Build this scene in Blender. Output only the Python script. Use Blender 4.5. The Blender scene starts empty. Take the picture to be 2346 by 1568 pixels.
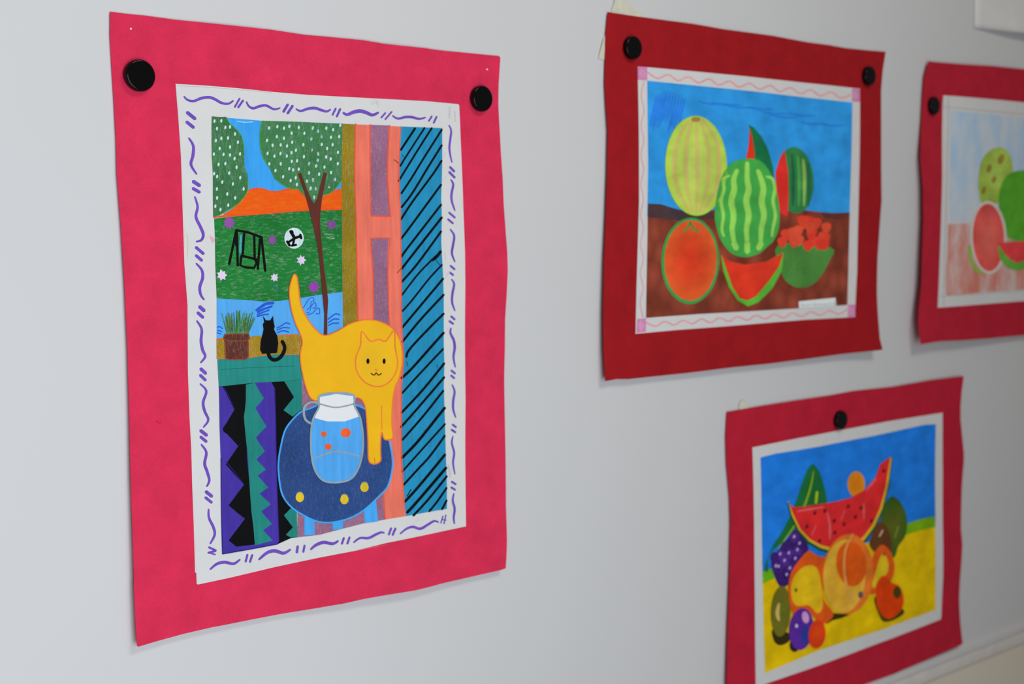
import bpy, math, random
from mathutils import Vector, Matrix
from mathutils.geometry import delaunay_2d_cdt

# ------------------------------------------------------------------ camera, world, lights, exposure
W, H = 2346.0, 1568.0
FPX = 2880.0                      # focal length in pixels of the 2346 px frame
VHX, VHY = 4480.0 - W / 2, 492.0 - H / 2   # where the wall's horizontals meet, from the centre
VVX = 1430.0 - W / 2
DIST = 0.685                      # camera to wall (m)
CAMZ = 1.50
_vvy = -(FPX * FPX + VVX * VHX) / VHY
XA = Vector((VHX, VHY, FPX)).normalized()
DA = Vector((VVX, _vvy, FPX)).normalized()
NA = XA.cross(DA)                 # into the wall
CAM = Vector((0.0, -DIST, CAMZ))

def ray(px, py):
    r = Vector((px - W / 2, py - H / 2, FPX))
    return Vector((r.dot(XA), r.dot(NA), -r.dot(DA)))

def on_wall(px, py, h=0.0):       # point of the photo seen on the wall, h metres proud of it
    d = ray(px, py)
    t = (DIST - h) / d.y
    return CAM.x + d.x * t, CAM.z + d.z * t

sc = bpy.context.scene
right = Vector((XA.x, NA.x, -DA.x)); down = Vector((XA.y, NA.y, -DA.y)); fwd = Vector((XA.z, NA.z, -DA.z))
cam_d = bpy.data.cameras.new('camera'); cam = bpy.data.objects.new('camera', cam_d)
sc.collection.objects.link(cam)
M = Matrix((right, -down, -fwd)).transposed().to_4x4(); M.translation = CAM
cam.matrix_world = M
cam_d.sensor_width = 36.0; cam_d.sensor_fit = 'HORIZONTAL'; cam_d.lens = FPX / W * 36.0
cam_d.clip_start = 0.02; cam_d.clip_end = 50
sc.camera = cam
fx, fz = on_wall(450, 760)
FOCUS = (Vector((fx, 0, fz)) - CAM).dot(fwd)
cam_d.dof.use_dof = True
cam_d.dof.focus_distance = FOCUS
cam_d.dof.aperture_fstop = cam_d.lens / 1000.0 / 0.0050

wd = bpy.data.worlds.new('world'); sc.world = wd; wd.use_nodes = True
bg = wd.node_tree.nodes['Background']; bg.inputs[0].default_value = (1.0, 0.95, 0.89, 1); bg.inputs[1].default_value = 0.115

def area(name, loc, target, sx, sy, power, color):
    l = bpy.data.lights.new(name, 'AREA'); l.shape = 'RECTANGLE'; l.size = sx; l.size_y = sy
    l.energy = power; l.color = color
    o = bpy.data.objects.new(name, l); sc.collection.objects.link(o); o.location = loc
    o.rotation_euler = (Vector(target) - Vector(loc)).to_track_quat('-Z', 'Y').to_euler()
    return o
area('window_light', (0.10, -1.16, 1.26), (-0.15, 0, 1.42), 0.9, 0.9, 9.3, (0.93, 1.0, 1.09))
area('ceiling_light', (0.72, -1.15, 2.45), (0.20, 0, 1.4), 0.55, 0.3, 5.6, (1.0, 0.97, 0.91))

sc.view_settings.view_transform = 'Standard'; sc.view_settings.look = 'None'
sc.view_settings.gamma = 1.0; sc.view_settings.use_curve_mapping = False
sc.view_settings.exposure = 0.19

# ------------------------------------------------------------------ materials
def lin(c):
    c /= 255.0
    return c / 12.92 if c <= 0.04045 else ((c + 0.055) / 1.055) ** 2.4

def new_mat(name):
    m = bpy.data.materials.new(name); m.use_nodes = True
    nt = m.node_tree; b = nt.nodes['Principled BSDF']
    return m, nt, b

def noise(nt, scale, vec=(1, 1, 1), detail=4, rough=0.6, rot=(0, 0, 0)):
    tc = nt.nodes.new('ShaderNodeTexCoord'); mp = nt.nodes.new('ShaderNodeMapping')
    mp.inputs['Scale'].default_value = vec; mp.inputs['Rotation'].default_value = rot
    n = nt.nodes.new('ShaderNodeTexNoise'); n.inputs['Scale'].default_value = scale
    n.inputs['Detail'].default_value = detail; n.inputs['Roughness'].default_value = rough
    nt.links.new(tc.outputs['Object'], mp.inputs[0]); nt.links.new(mp.outputs[0], n.inputs[0])
    return n.outputs['Fac']

def ramp(nt, fac, a, b, lo=0.0, hi=1.0):
    r = nt.nodes.new('ShaderNodeMapRange'); r.inputs[1].default_value = a; r.inputs[2].default_value = b
    r.inputs[3].default_value = lo; r.inputs[4].default_value = hi
    nt.links.new(fac, r.inputs[0]); return r.outputs[0]

def mix(nt, fac, a, b, mode='MIX'):
    m = nt.nodes.new('ShaderNodeMix'); m.data_type = 'RGBA'; m.blend_type = mode
    for sock, v in ((m.inputs[0], fac), (m.inputs[6], a), (m.inputs[7], b)):
        if hasattr(v, 'is_linked') or hasattr(v, 'links'):
            nt.links.new(v, sock)
        elif isinstance(v, (int, float)):
            sock.default_value = v
        else:
            sock.default_value = (*v, 1) if len(v) == 3 else v
    return m.outputs[2]

def scaled(nt, col, fac):
    return mix(nt, 1.0, col, fac, 'MULTIPLY')

def gray(nt, fac):
    c = nt.nodes.new('ShaderNodeCombineColor')
    for i in range(3): nt.links.new(fac, c.inputs[i])
    return c.outputs[0]

def add_bump(nt, b, fac, strength, dist):
    bp = nt.nodes.new('ShaderNodeBump'); bp.inputs['Strength'].default_value = strength
    bp.inputs['Distance'].default_value = dist
    nt.links.new(fac, bp.inputs['Height']); nt.links.new(bp.outputs[0], b.inputs['Normal'])

def paint_mat(name, kind):
    """flat drawing: the colour of each patch is stored on the mesh, the medium adds its grain"""
    m, nt, b = new_mat(name)
    at = nt.nodes.new('ShaderNodeAttribute'); at.attribute_name = 'Col'
    base = at.outputs['Color']
    if kind == 'marker':
        f = ramp(nt, noise(nt, 60, (6, 1, 0.6), 3), 0.3, 0.7, 0.88, 1.08)
        g = ramp(nt, noise(nt, 45, (1, 1, 1), 3), 0.3, 0.7, 0.93, 1.06)
        col = scaled(nt, scaled(nt, base, gray(nt, f)), gray(nt, g))
    elif kind in ('pencil_down', 'pencil_across', 'pencil_fine'):
        vec = {'pencil_down': (4, 1, 0.7), 'pencil_across': (0.8, 1, 3.2), 'pencil_fine': (5, 1, 1.0)}[kind]
        f = noise(nt, 260, vec, 6, 0.8)
        f2 = noise(nt, 1100, (1, 1, 1), 2, 0.6)
        f3 = noise(nt, 28, (1, 1, 1), 3, 0.6)
        lim = {'pencil_down': (0.52, 0.78, 0, 0.38), 'pencil_across': (0.52, 0.74, 0, 0.42), 'pencil_fine': (0.5, 0.8, 0, 0.20)}[kind]
        col = mix(nt, ramp(nt, f, *lim), base, (0.72, 0.78, 0.70) if kind != 'pencil_fine' else (0.6, 0.6, 0.65))
        col = scaled(nt, col, gray(nt, ramp(nt, f2, 0.3, 0.7, 0.80, 1.16)))
        col = scaled(nt, col, gray(nt, ramp(nt, f3, 0.3, 0.7, 0.80, 1.14)))
    elif kind == 'crayon':
        f = noise(nt, 220, (0.8, 1, 3), 5, 0.8)
        f3 = noise(nt, 420, (1, 1, 1.6), 3, 0.7)
        col = mix(nt, ramp(nt, f, 0.45, 0.75, 0, 0.6), base, (0.95, 0.27, 0.01))
        col = mix(nt, ramp(nt, f3, 0.55, 0.8, 0, 0.4), col, (0.45, 0.08, 0.0))
    elif kind == 'cat_paint':
        f = ramp(nt, noise(nt, 60, (1, 1, 4), 3, 0.6, (0, 0.5, 0)), 0.45, 0.75, 0, 0.35)
        col = mix(nt, f, base, (0.97, 0.50, 0.015))
        col = scaled(nt, col, gray(nt, ramp(nt, noise(nt, 24), 0.3, 0.7, 0.93, 1.08)))
    elif kind == 'watercolour':
        f = noise(nt, 34, (1, 1, 1), 3, 0.6)
        f2 = noise(nt, 36, (1, 1, 2.2), 3, 0.6, (0, -0.35, 0))
        col = scaled(nt, base, gray(nt, ramp(nt, f, 0.3, 0.7, 0.84, 1.13)))
        col = scaled(nt, col, gray(nt, ramp(nt, f2, 0.3, 0.7, 0.88, 1.10)))
    elif kind == 'earth_wash':
        v = nt.nodes.new('ShaderNodeTexVoronoi'); v.inputs['Scale'].default_value = 55
        tc = nt.nodes.new('ShaderNodeTexCoord'); nt.links.new(tc.outputs['Object'], v.inputs[0])
        f = ramp(nt, v.outputs['Distance'], 0.1, 0.75, 1.18, 0.62)
        col = scaled(nt, base, gray(nt, f))
        col = scaled(nt, col, gray(nt, ramp(nt, noise(nt, 30), 0.3, 0.7, 0.8, 1.2)))
    elif kind == 'pastel':
        f = noise(nt, 22, (1.6, 1, 0.8), 4, 0.65)
        col = mix(nt, ramp(nt, f, 0.36, 0.66, 0.0, 0.75), base, (0.80, 0.79, 0.77))
    else:
        col = base
    nt.links.new(col, b.inputs['Base Color'])
    b.inputs['Roughness'].default_value = 0.62
    b.inputs['Specular IOR Level'].default_value = 0.08
    return m

KINDS = {k: paint_mat(k, k) for k in ('marker', 'pencil_down', 'pencil_across', 'pencil_fine', 'crayon', 'cat_paint',
                                      'watercolour', 'earth_wash', 'pastel', 'flat')}

def card_mat(name, col, k):
    m, nt, b = new_mat(name)
    c = tuple(lin(v) / k for v in col)
    f = noise(nt, 55, (1, 1, 1), 5, 0.6); f2 = noise(nt, 700, (1, 1, 1), 3, 0.7)
    cc = scaled(nt, c, gray(nt, ramp(nt, f, 0.3, 0.7, 0.90, 1.09)))
    cc = scaled(nt, cc, gray(nt, ramp(nt, f2, 0.3, 0.7, 0.94, 1.05)))
    nt.links.new(cc, b.inputs['Base Color'])
    b.inputs['Roughness'].default_value = 0.85; b.inputs['Specular IOR Level'].default_value = 0.15
    add_bump(nt, b, f2, 0.15, 0.0002)
    return m

def plain(name, col, rough=0.6, spec=0.3, var=0.03, scale=30, bump=0.0):
    m, nt, b = new_mat(name)
    f = noise(nt, scale, (1, 1, 1), 4, 0.6)
    cc = scaled(nt, tuple(col), gray(nt, ramp(nt, f, 0.3, 0.7, 1 - var, 1 + var)))
    nt.links.new(cc, b.inputs['Base Color'])
    b.inputs['Roughness'].default_value = rough; b.inputs['Specular IOR Level'].default_value = spec
    if bump: add_bump(nt, b, f, bump, 0.0003)
    return m

WALLM = plain('painted_board', (0.70, 0.70, 0.70), 0.5, 0.25, 0.012, 3)
BEIGEM = plain('beige_paint', (0.80, 0.72, 0.60), 0.7, 0.2, 0.02, 8)
RAILM = plain('white_rail_paint', (0.74, 0.73, 0.71), 0.4, 0.4, 0.02, 30)
CAULKM = plain('cream_rail_paint', (0.78, 0.73, 0.69), 0.5, 0.3, 0.06, 40)
PAPERM = plain('drawing_paper_white', (0.765, 0.76, 0.75), 0.75, 0.2, 0.02, 60)
BLACKM = plain('glossy_black_plastic', (0.003, 0.003, 0.0035), 0.12, 0.22, 0.02, 40)
TAPEM = plain('cream_masking_tape', (0.72, 0.69, 0.56), 0.6, 0.3, 0.12, 120, 0.3)
NOTEM = plain('white_note_paper', (0.80, 0.78, 0.76), 0.6, 0.3, 0.03, 30)

# ------------------------------------------------------------------ object helpers
col = sc.collection

def tag(o, label=None, cat=None, group=None, kind=None):
    if label: o['label'] = label
    if cat: o['category'] = cat
    if group: o['group'] = group
    if kind: o['kind'] = kind
    return o

def mesh_obj(name, verts, faces, mats, parent=None, fmat=None, cols=None, smooth=True):
    me = bpy.data.meshes.new(name); me.from_pydata(verts, [], faces); me.update()
    for m in mats: me.materials.append(m)
    if fmat:
        for p, i in zip(me.polygons, fmat): p.material_index = i
    if cols:
        a = me.color_attributes.new('Col', 'FLOAT_COLOR', 'POINT')
        for i, c in enumerate(cols): a.data[i].color = (*c, 1)
    if smooth:
        for p in me.polygons: p.use_smooth = True
    o = bpy.data.objects.new(name, me); col.objects.link(o)
    if parent: o.parent = parent
    return o

def Z(ox, oy, s, pts):            # coordinates measured in an enlarged crop -> photo pixels
    return [(ox + p[0] / s, oy + p[1] / s) for p in pts]

def spline(pts, closed, n=6):
    out = []; m = len(pts); rng = m if closed else m - 1
    for i in range(rng):
        if closed: p0, p1, p2, p3 = pts[(i - 1) % m], pts[i], pts[(i + 1) % m], pts[(i + 2) % m]
        else: p0, p1, p2, p3 = pts[max(i - 1, 0)], pts[i], pts[i + 1], pts[min(i + 2, m - 1)]
        for k in range(n):
            t = k / n; t2 = t * t; t3 = t2 * t
            out.append(tuple(0.5 * (2 * p1[a] + (p2[a] - p0[a]) * t + (2 * p0[a] - 5 * p1[a] + 4 * p2[a] - p3[a]) * t2
                                    + (3 * p1[a] - p0[a] - 3 * p2[a] + p3[a]) * t3) for a in (0, 1)))
    if not closed: out.append(pts[-1])
    return out

def ellipse(cx, cy, rx, ry, n=28, rot=0.0):
    c, s = math.cos(rot), math.sin(rot)
    return [(cx + rx * math.cos(a) * c - ry * math.sin(a) * s, cy + rx * math.cos(a) * s + ry * math.sin(a) * c)
            for a in [2 * math.pi * i / n for i in range(n)]]

def inside(x, y, poly):
    r = False; j = len(poly) - 1
    for i in range(len(poly)):
        xi, yi = poly[i]; xj, yj = poly[j]
        if (yi > y) != (yj > y) and x < (xj - xi) * (y - yi) / (yj - yi) + xi: r = not r
        j = i
    return r

STEP = 0.00005
GRID = 0.0045

class Sheet:
    """a paper hanging on the wall: its outline on the wall and how far each spot stands off it"""
    def __init__(self, corners, lift, pins, k):
        xs = [on_wall(*p) for p in corners]
        self.x0, self.x1 = min(p[0] for p in xs), max(p[0] for p in xs)
        self.z0, self.z1 = min(p[1] for p in xs), max(p[1] for p in xs)
        self.lift = lift; self.pins = [on_wall(*p) for p in pins]; self.k = k
    def h(self, x, z):
        s = (x - self.x0) / (self.x1 - self.x0); t = (self.z1 - z) / (self.z1 - self.z0)
        f = self.lift(s, max(0.0, t))
        for px, pz in self.pins:
            f *= 1 - math.exp(-((x - px) ** 2 + (z - pz) ** 2) / 0.045 ** 2)
        return 0.0008 + max(f, 0.0)
    def uv(self, px, py, off=0.0):
        hh = 0.0
        for _ in range(4):
            x, z = on_wall(px, py, hh); hh = self.h(x, z) + off
        return x, z
    def c(self, rgb):
        c = [lin(v) / self.k for v in rgb]; m = max(c)
        return tuple(v * 0.97 / m for v in c) if m > 0.97 else tuple(c)

class Part:
    def __init__(self, sheet, name, parent, layer):
        self.s = sheet; self.name = name; self.parent = parent; self.layer = layer
        self.v = []; self.f = []; self.fm = []; self.cols = []; self.mats = []
    def mi(self, kind):
        m = KINDS[kind] if isinstance(kind, str) else kind
        if m not in self.mats: self.mats.append(m)
        return self.mats.index(m)
    def fill(self, pts, rgb, kind='marker', up=0, smooth=False, centre=None, centre_rgb=None, power=1.0, n=6, grid=GRID):
        if smooth: pts = spline(pts, True, n)
        off = (self.layer + up) * STEP
        poly = [self.s.uv(px, py, off) for px, py in pts]
        # drop doubled points
        q = []
        for p in poly:
            if not q or (abs(p[0] - q[-1][0]) + abs(p[1] - q[-1][1])) > 2e-5: q.append(p)
        if (abs(q[0][0] - q[-1][0]) + abs(q[0][1] - q[-1][1])) < 2e-5: q.pop()
        # long straight sides get points too, so that they follow the curl of the paper
        poly = []
        for a, b in zip(q, q[1:] + q[:1]):
            L = math.hypot(b[0] - a[0], b[1] - a[1]); m = max(1, int(L / grid))
            for i in range(m): poly.append((a[0] + (b[0] - a[0]) * i / m, a[1] + (b[1] - a[1]) * i / m))
        xs = [p[0] for p in poly]; zs = [p[1] for p in poly]
        extra = []
        x = math.floor(min(xs) / grid) * grid
        while x < max(xs):
            z = math.floor(min(zs) / grid) * grid
            while z < max(zs):
                if inside(x, z, poly): extra.append((x, z))
                z += grid
            x += grid
        scale = 1000.0
        V = [Vector((p[0] * scale, p[1] * scale)) for p in poly + extra]
        F = [list(range(len(poly)))]
        ov, oe, of, _, _, _ = delaunay_2d_cdt(V, [], F, 1, 1e-5)
        base = len(self.v); mi = self.mi(kind)
        c0 = self.s.c(rgb); c1 = self.s.c(centre_rgb) if centre_rgb else None
        if c1:
            if centre is None: centre = (sum(p[0] for p in pts) / len(pts), sum(p[1] for p in pts) / len(pts))
            cx, cz = self.s.uv(*centre, off)
            rad = max(math.hypot(p[0] - cx, p[1] - cz) for p in poly)
        for w in ov:
            x, z = w.x / scale, w.y / scale
            self.v.append((x, -(self.s.h(x, z) + off), z))
            if c1:
                d = min(1.0, (math.hypot(x - cx, z - cz) / rad) ** power)
                self.cols.append(tuple(c1[i] + (c0[i] - c1[i]) * d for i in range(3)))
            else: self.cols.append(c0)
        for f in of:
            f = list(f)
            a, b, c = (ov[f[0]], ov[f[1]], ov[f[2]])
            if (b.x - a.x) * (c.y - a.y) - (b.y - a.y) * (c.x - a.x) < 0: f.reverse()
            self.f.append([base + i for i in f]); self.fm.append(mi)
        return self
    def stroke(self, pts, w, rgb, kind='marker', up=1, smooth=True, taper=0.0, closed=False, n=5):
        if smooth and len(pts) > 2: pts = spline(pts, closed, n)
        if closed: pts = pts + [pts[0]]
        off = (self.layer + up) * STEP
        q = [pts[0]]
        for p in pts[1:]:
            L = math.hypot(p[0] - q[-1][0], p[1] - q[-1][1]); m = max(1, int(L / 14))
            a = q[-1]
            if L < 0.15: continue
            for i in range(1, m + 1): q.append((a[0] + (p[0] - a[0]) * i / m, a[1] + (p[1] - a[1]) * i / m))
        if len(q) < 2: return self
        base = len(self.v); mi = self.mi(kind); c0 = self.s.c(rgb); N = len(q)
        rows = []
        def push(px, py):
            x, z = self.s.uv(px, py, off)
            self.v.append((x, -(self.s.h(x, z) + off), z)); self.cols.append(c0)
            return len(self.v) - 1
        for i, p in enumerate(q):
            if closed and i in (0, N - 1): a, b = q[-2], q[1]
            else: a = q[max(i - 1, 0)]; b = q[min(i + 1, N - 1)]
            dx, dy = b[0] - a[0], b[1] - a[1]; L = math.hypot(dx, dy) or 1
            t = i / (N - 1); ww = w * (1 - taper * abs(2 * t - 1) ** 2) / 2
            nx, ny = -dy / L * ww, dx / L * ww
            rows.append((push(p[0] + nx, p[1] + ny), push(p[0] - nx, p[1] - ny)))
        for (a, b), (c, d) in zip(rows, rows[1:]):
            self.f.append([a, b, d, c]); self.fm.append(mi)
        if not closed:                                    # rounded tips
            for (p, o, row, end) in ((q[0], q[1], rows[0], 0), (q[-1], q[-2], rows[-1], 1)):
                dx, dy = p[0] - o[0], p[1] - o[1]; L = math.hypot(dx, dy) or 1
                ww = w * (1 - taper) / 2
                tip = push(p[0] + dx / L * ww * 0.8, p[1] + dy / L * ww * 0.8)
                self.f.append([row[0], row[1], tip] if end == 1 else [row[1], row[0], tip]); self.fm.append(mi)
        return self
    def done(self, solid=0.0, label=None):
        o = mesh_obj(self.name, self.v, self.f, self.mats, self.parent, self.fm, self.cols)
        # normals face the room
        me = o.data; me.update()
        tot = sum(p.normal.y for p in me.polygons)
        flip = [p.index for p in me.polygons if p.normal.y > 0]
        if flip:
            for i in flip: me.polygons[i].flip()
            me.update()
        if solid:
            s = o.modifiers.new('thickness', 'SOLIDIFY'); s.thickness = solid; s.offset = -1
            es = o.modifiers.new('crisp edge', 'EDGE_SPLIT'); es.split_angle = math.radians(35)
        if label: o['label'] = label
        return o

def empty(name, loc, label, cat, group=None):
    o = bpy.data.objects.new(name, None); col.objects.link(o); o.empty_display_size = 0.03
    o['wanted_loc'] = 0
    del o['wanted_loc']
    return tag(o, label, cat, group)

# ------------------------------------------------------------------ the wall, the rail at its foot
def quad_slab(name, pts, y0, y1, mat, kind='structure', bevel=0.0):
    """pts: wall coordinates (x,z) in order; a slab from y0 (front) to y1 (back)"""
    n = len(pts)
    v = [(p[0], y0, p[1]) for p in pts] + [(p[0], y1, p[1]) for p in pts]
    f = [list(range(n))[::-1], list(range(n, 2 * n))] + [[i, (i + 1) % n, n + (i + 1) % n, n + i] for i in range(n)]
    o = mesh_obj(name, v, f, [mat], smooth=False)
    if bevel:
        b = o.modifiers.new('bevel', 'BEVEL'); b.width = bevel; b.segments = 4
        for p in o.data.polygons: p.use_smooth = True
    import bmesh
    bm = bmesh.new(); bm.from_mesh(o.data); bmesh.ops.recalc_face_normals(bm, faces=bm.faces[:]); bm.to_mesh(o.data); bm.free()
    o['kind'] = kind
    return o

def edge_line(pa, pb):
    a = on_wall(*pa); b = on_wall(*pb)
    return lambda x: a[1] + (b[1] - a[1]) * (x - a[0]) / (b[0] - a[0])
XL, XR, ZT = -1.6, 3.4, 2.7
mid_of_rail = edge_line((2050, 1562), (2346, 1446))
_x, _z = on_wall(2346, 1424); _d = _z - mid_of_rail(_x)
top_of_rail = lambda x: mid_of_rail(x) + _d
_x, _z = on_wall(2346, 1472); _e = _z - mid_of_rail(_x)
low_of_rail = lambda x: mid_of_rail(x) + _e
zf = lambda f, x, d=0.0: (x, f(x) + d)
quad_slab('wall_back', [zf(top_of_rail, XL), zf(top_of_rail, XR), (XR, ZT), (XL, ZT)], 0.0, 0.03, WALLM)
quad_slab('trim_1', [zf(mid_of_rail, XL), zf(mid_of_rail, XR), zf(top_of_rail, XR, 0.0), zf(top_of_rail, XL, 0.0)], -0.003, 0.03, RAILM, bevel=0.0025)
quad_slab('trim_2', [zf(low_of_rail, XL), zf(low_of_rail, XR), zf(mid_of_rail, XR), zf(mid_of_rail, XL)], -0.001, 0.03, CAULKM, bevel=0.0012)
quad_slab('wall_lower', [(XL, 0.0), (XR, 0.0), zf(low_of_rail, XR), zf(low_of_rail, XL)], 0.004, 0.04, BEIGEM)

# ------------------------------------------------------------------ drawing 1: cat at a window, on pink-red card
A = lambda p: Z(240, 0, 3.92, p)
B = lambda p: Z(700, 80, 3.92, p)
C = lambda p: Z(400, 400, 3.92, p)
D = lambda p: Z(740, 400, 3.92, p)
E = lambda p: Z(400, 700, 3.92, p)
F = lambda p: Z(740, 760, 3.92, p)
G = lambda p: Z(400, 1050, 3.92, p)
HH = lambda p: Z(740, 1060, 4.127, p)
Q = lambda p: Z(220, 1280, 5.443, p)

def lift1(s, t):
    return (0.0010 + 0.0050 * t ** 2.5 * (0.70 + 0.30 * math.cos(2 * math.pi * (s * 1.4 - 0.85)))
            + 0.0011 * (1 - math.cos(2 * math.pi * s * 2.2)) * 0.5
            + 0.0012 * math.exp(-((s - 1) / 0.2) ** 2) * (1 + math.sin(2 * math.pi * (t * 1.6 - 0.2))))
s1 = Sheet([(252, 28), (1145, 130), (1160, 1304), (315, 1480)], lift1, [(321, 173), (1104, 226)], 0.86)
CARD1 = card_mat('raspberry_card', (213, 45, 80), 0.86)
art1 = empty('mounted_drawing', None, 'large pink-mounted drawing of a yellow cat at a garden window, at left', 'drawing')
m1 = (A([(48, 105), (250, 130), (350, 138), (640, 178), (960, 210), (1500, 268)]) +
      B([(0, 0), (180, 15), (520, 48), (720, 82), (1080, 120), (1200, 138), (1380, 155), (1740, 190), (1750, 205),
         (1742, 330), (1735, 440), (1732, 620), (1745, 870), (1755, 1060), (1772, 1330)]) +
      D([(1612, 0), (1622, 250), (1640, 500), (1655, 700), (1660, 860), (1650, 1080), (1636, 1300)]) +
      F([(1634, 157), (1628, 400), (1634, 800), (1640, 1150)]) +
      HH([(1727, 0), (1730, 400), (1740, 740), (1735, 900), (1728, 1003), (1680, 1020), (1350, 1095), (1150, 1140),
          (1000, 1180), (880, 1210), (600, 1255), (400, 1290), (200, 1335)]) +
      G([(1300, 1345), (1150, 1370), (960, 1400), (700, 1450), (400, 1510)]) +
      Q([(1470, 855), (1100, 940), (720, 1045), (530, 1103), (512, 1090), (500, 930), (478, 500), (470, 300), (475, 290), (466, 0)]) +
      [(302, 1180), (299, 1090), (296, 950), (292, 800), (285, 650), (277, 520)] +
      A([(108, 1568), (100, 1250), (80, 900), (62, 620), (46, 330)]))
p = Part(s1, 'card_mount', art1, 0)
p.fill(m1, (218, 48, 84), CARD1)
p.done(0.0003)
for ex, ey, er in ((300, 66, 2.2), (1116, 159, 1.8)):
    dp = Part(s1, 'pinhole', art1, 2); dp.fill(ellipse(ex, ey, er, er, 10), (245, 235, 236), 'flat'); dp.done()
dp = Part(s1, 'pen_mark', art1, 2); dp.stroke([(356, 968), (361, 965), (365, 971), (369, 967)], 1.6, (200, 30, 50), 'flat'); dp.done()

sheet1 = (A([(640, 754), (900, 768), (1200, 793), (1500, 825)]) + B([(0, 537), (600, 570), (1100, 597), (1370, 622), (1380, 632),
          (1388, 800), (1400, 1100), (1412, 1400)]) + D([(1250, 0), (1260, 300), (1275, 700), (1278, 1000), (1275, 1300)]) +
          F([(1275, 150), (1280, 600), (1277, 1000)]) + HH([(1345, 0), (1348, 300), (1352, 605), (1000, 680), (600, 762), (300, 835)]) +
          G([(1960, 768), (1300, 895), (900, 980), (500, 1075), (210, 1137), (198, 1130), (182, 600), (168, 300)]) +
          E([(163, 1300), (145, 1000), (130, 600), (124, 0)]) + C([(97, 800), (77, 200)]) + A([(690, 1400), (665, 1050), (650, 850)]))
under = (A([(636, 750), (645, 754)]) + A([(670, 1050), (700, 1400)]) + C([(90, 200), (112, 800)]) + E([(140, 0), (146, 600), (158, 1000), (176, 1300)]) +
         G([(184, 300), (196, 700), (200, 1032), (184, 1030), (172, 600), (160, 300)]) + E([(150, 1300), (134, 1000), (120, 600), (116, 0)]) +
         C([(88, 800), (68, 200)]) + A([(684, 1400), (660, 1050), (644, 850)]))
p = Part(s1, 'backing_sheet', art1, 3)
p.fill(under, (222, 220, 222), PAPERM); p.done(0.0001)
p = Part(s1, 'drawing_paper', art1, 5)
p.fill(sheet1, (222, 222, 224), PAPERM); paper1 = p.done(0.00012)

BL = 7
def sub1(name, layer=0): return Part(s1, name, paper1, BL + layer)

# sky, hill, lawn, lake
g = sub1('painted_sky')
g.fill(A([(970, 1048), (1412, 1085)]) + [(785, 283), (785, 470), (489, 492)], (62, 165, 240), 'marker')
g.stroke(A([(1190, 1088), (1250, 1098), (1330, 1095)]), 1.6, (190, 225, 245), 'flat'); g.done()
g = sub1('painted_lawn')
g.fill(C([(355, 396), (600, 372), (900, 348), (1150, 325), (1502, 318), (1508, 1060), (1400, 1070), (1300, 1082), (1130, 1110), (950, 1135),
          (800, 1142), (600, 1125), (378, 1120), (365, 800), (362, 560)]), (30, 122, 52), 'pencil_across')
g.done()
g = sub1('painted_lake')
g.fill(C([(378, 1115), (600, 1125), (800, 1142), (950, 1135), (1130, 1110), (1300, 1082), (1508, 1055), (1515, 1350), (1515, 1500), (378, 1500)]),
       (92, 178, 248), 'marker', up=1)
bw = (40, 92, 205)
for st, w in (([(735, 1222), (790, 1180), (830, 1160), (888, 1155)], 26), ([(745, 1240), (795, 1212), (875, 1185)], 20),
              ([(740, 1262), (790, 1240), (850, 1218)], 14), ([(740, 1278), (790, 1262), (842, 1256)], 14),
              ([(1378, 1302), (1420, 1268), (1450, 1252), (1485, 1262)], 12), ([(1380, 1332), (1430, 1300), (1475, 1302)], 12),
              ([(1380, 1358), (1420, 1338), (1475, 1336)], 11), ([(385, 1378), (402, 1366), (430, 1385)], 10),
              ([(385, 1400), (425, 1412)], 10), ([(382, 1422), (415, 1434)], 10),
              ([(1155, 1200), (1200, 1130), (1235, 1105), (1252, 1135), (1225, 1145), (1222, 1180), (1190, 1218)], 7),
              ([(1215, 1230), (1230, 1180), (1262, 1150), (1270, 1195), (1240, 1200)], 7),
              ([(1192, 1262), (1240, 1245), (1270, 1210), (1300, 1205), (1300, 1250), (1270, 1250)], 8),
              ([(1180, 1242), (1215, 1240)], 6)):
    g.stroke(C(st), w / 3.92, bw, 'marker', up=2)
for st in ([(918, 205), (965, 180), (1000, 158), (1038, 168)], [(920, 225), (975, 200), (1035, 204)], [(925, 246), (975, 228), (1025, 240)]):
    g.stroke(E(st), 2.8, bw, 'marker', up=2)
g.done()
g = sub1('painted_hill', 2)
g.fill(C([(350, 385), (430, 366), (520, 310), (600, 240), (655, 155), (720, 128), (790, 130), (870, 155), (950, 150), (1030, 128), (1130, 140),
          (1200, 240), (1260, 270), (1310, 210), (1400, 160), (1502, 125), (1502, 318), (1300, 320), (1150, 327), (900, 347), (600, 372), (350, 392)]),
       (246, 92, 22), 'crayon')
g.stroke(C([(655, 150), (720, 128), (790, 130), (870, 155), (950, 150), (1030, 126)]), 4, (238, 88, 45))
g.stroke(C([(352, 385), (600, 365), (900, 343), (1150, 323), (1500, 312)]), 3.6, (240, 88, 42))
g.stroke(C([(1400, 162), (1450, 142), (1500, 130)]), 3, (238, 88, 45))
g.done()

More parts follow.
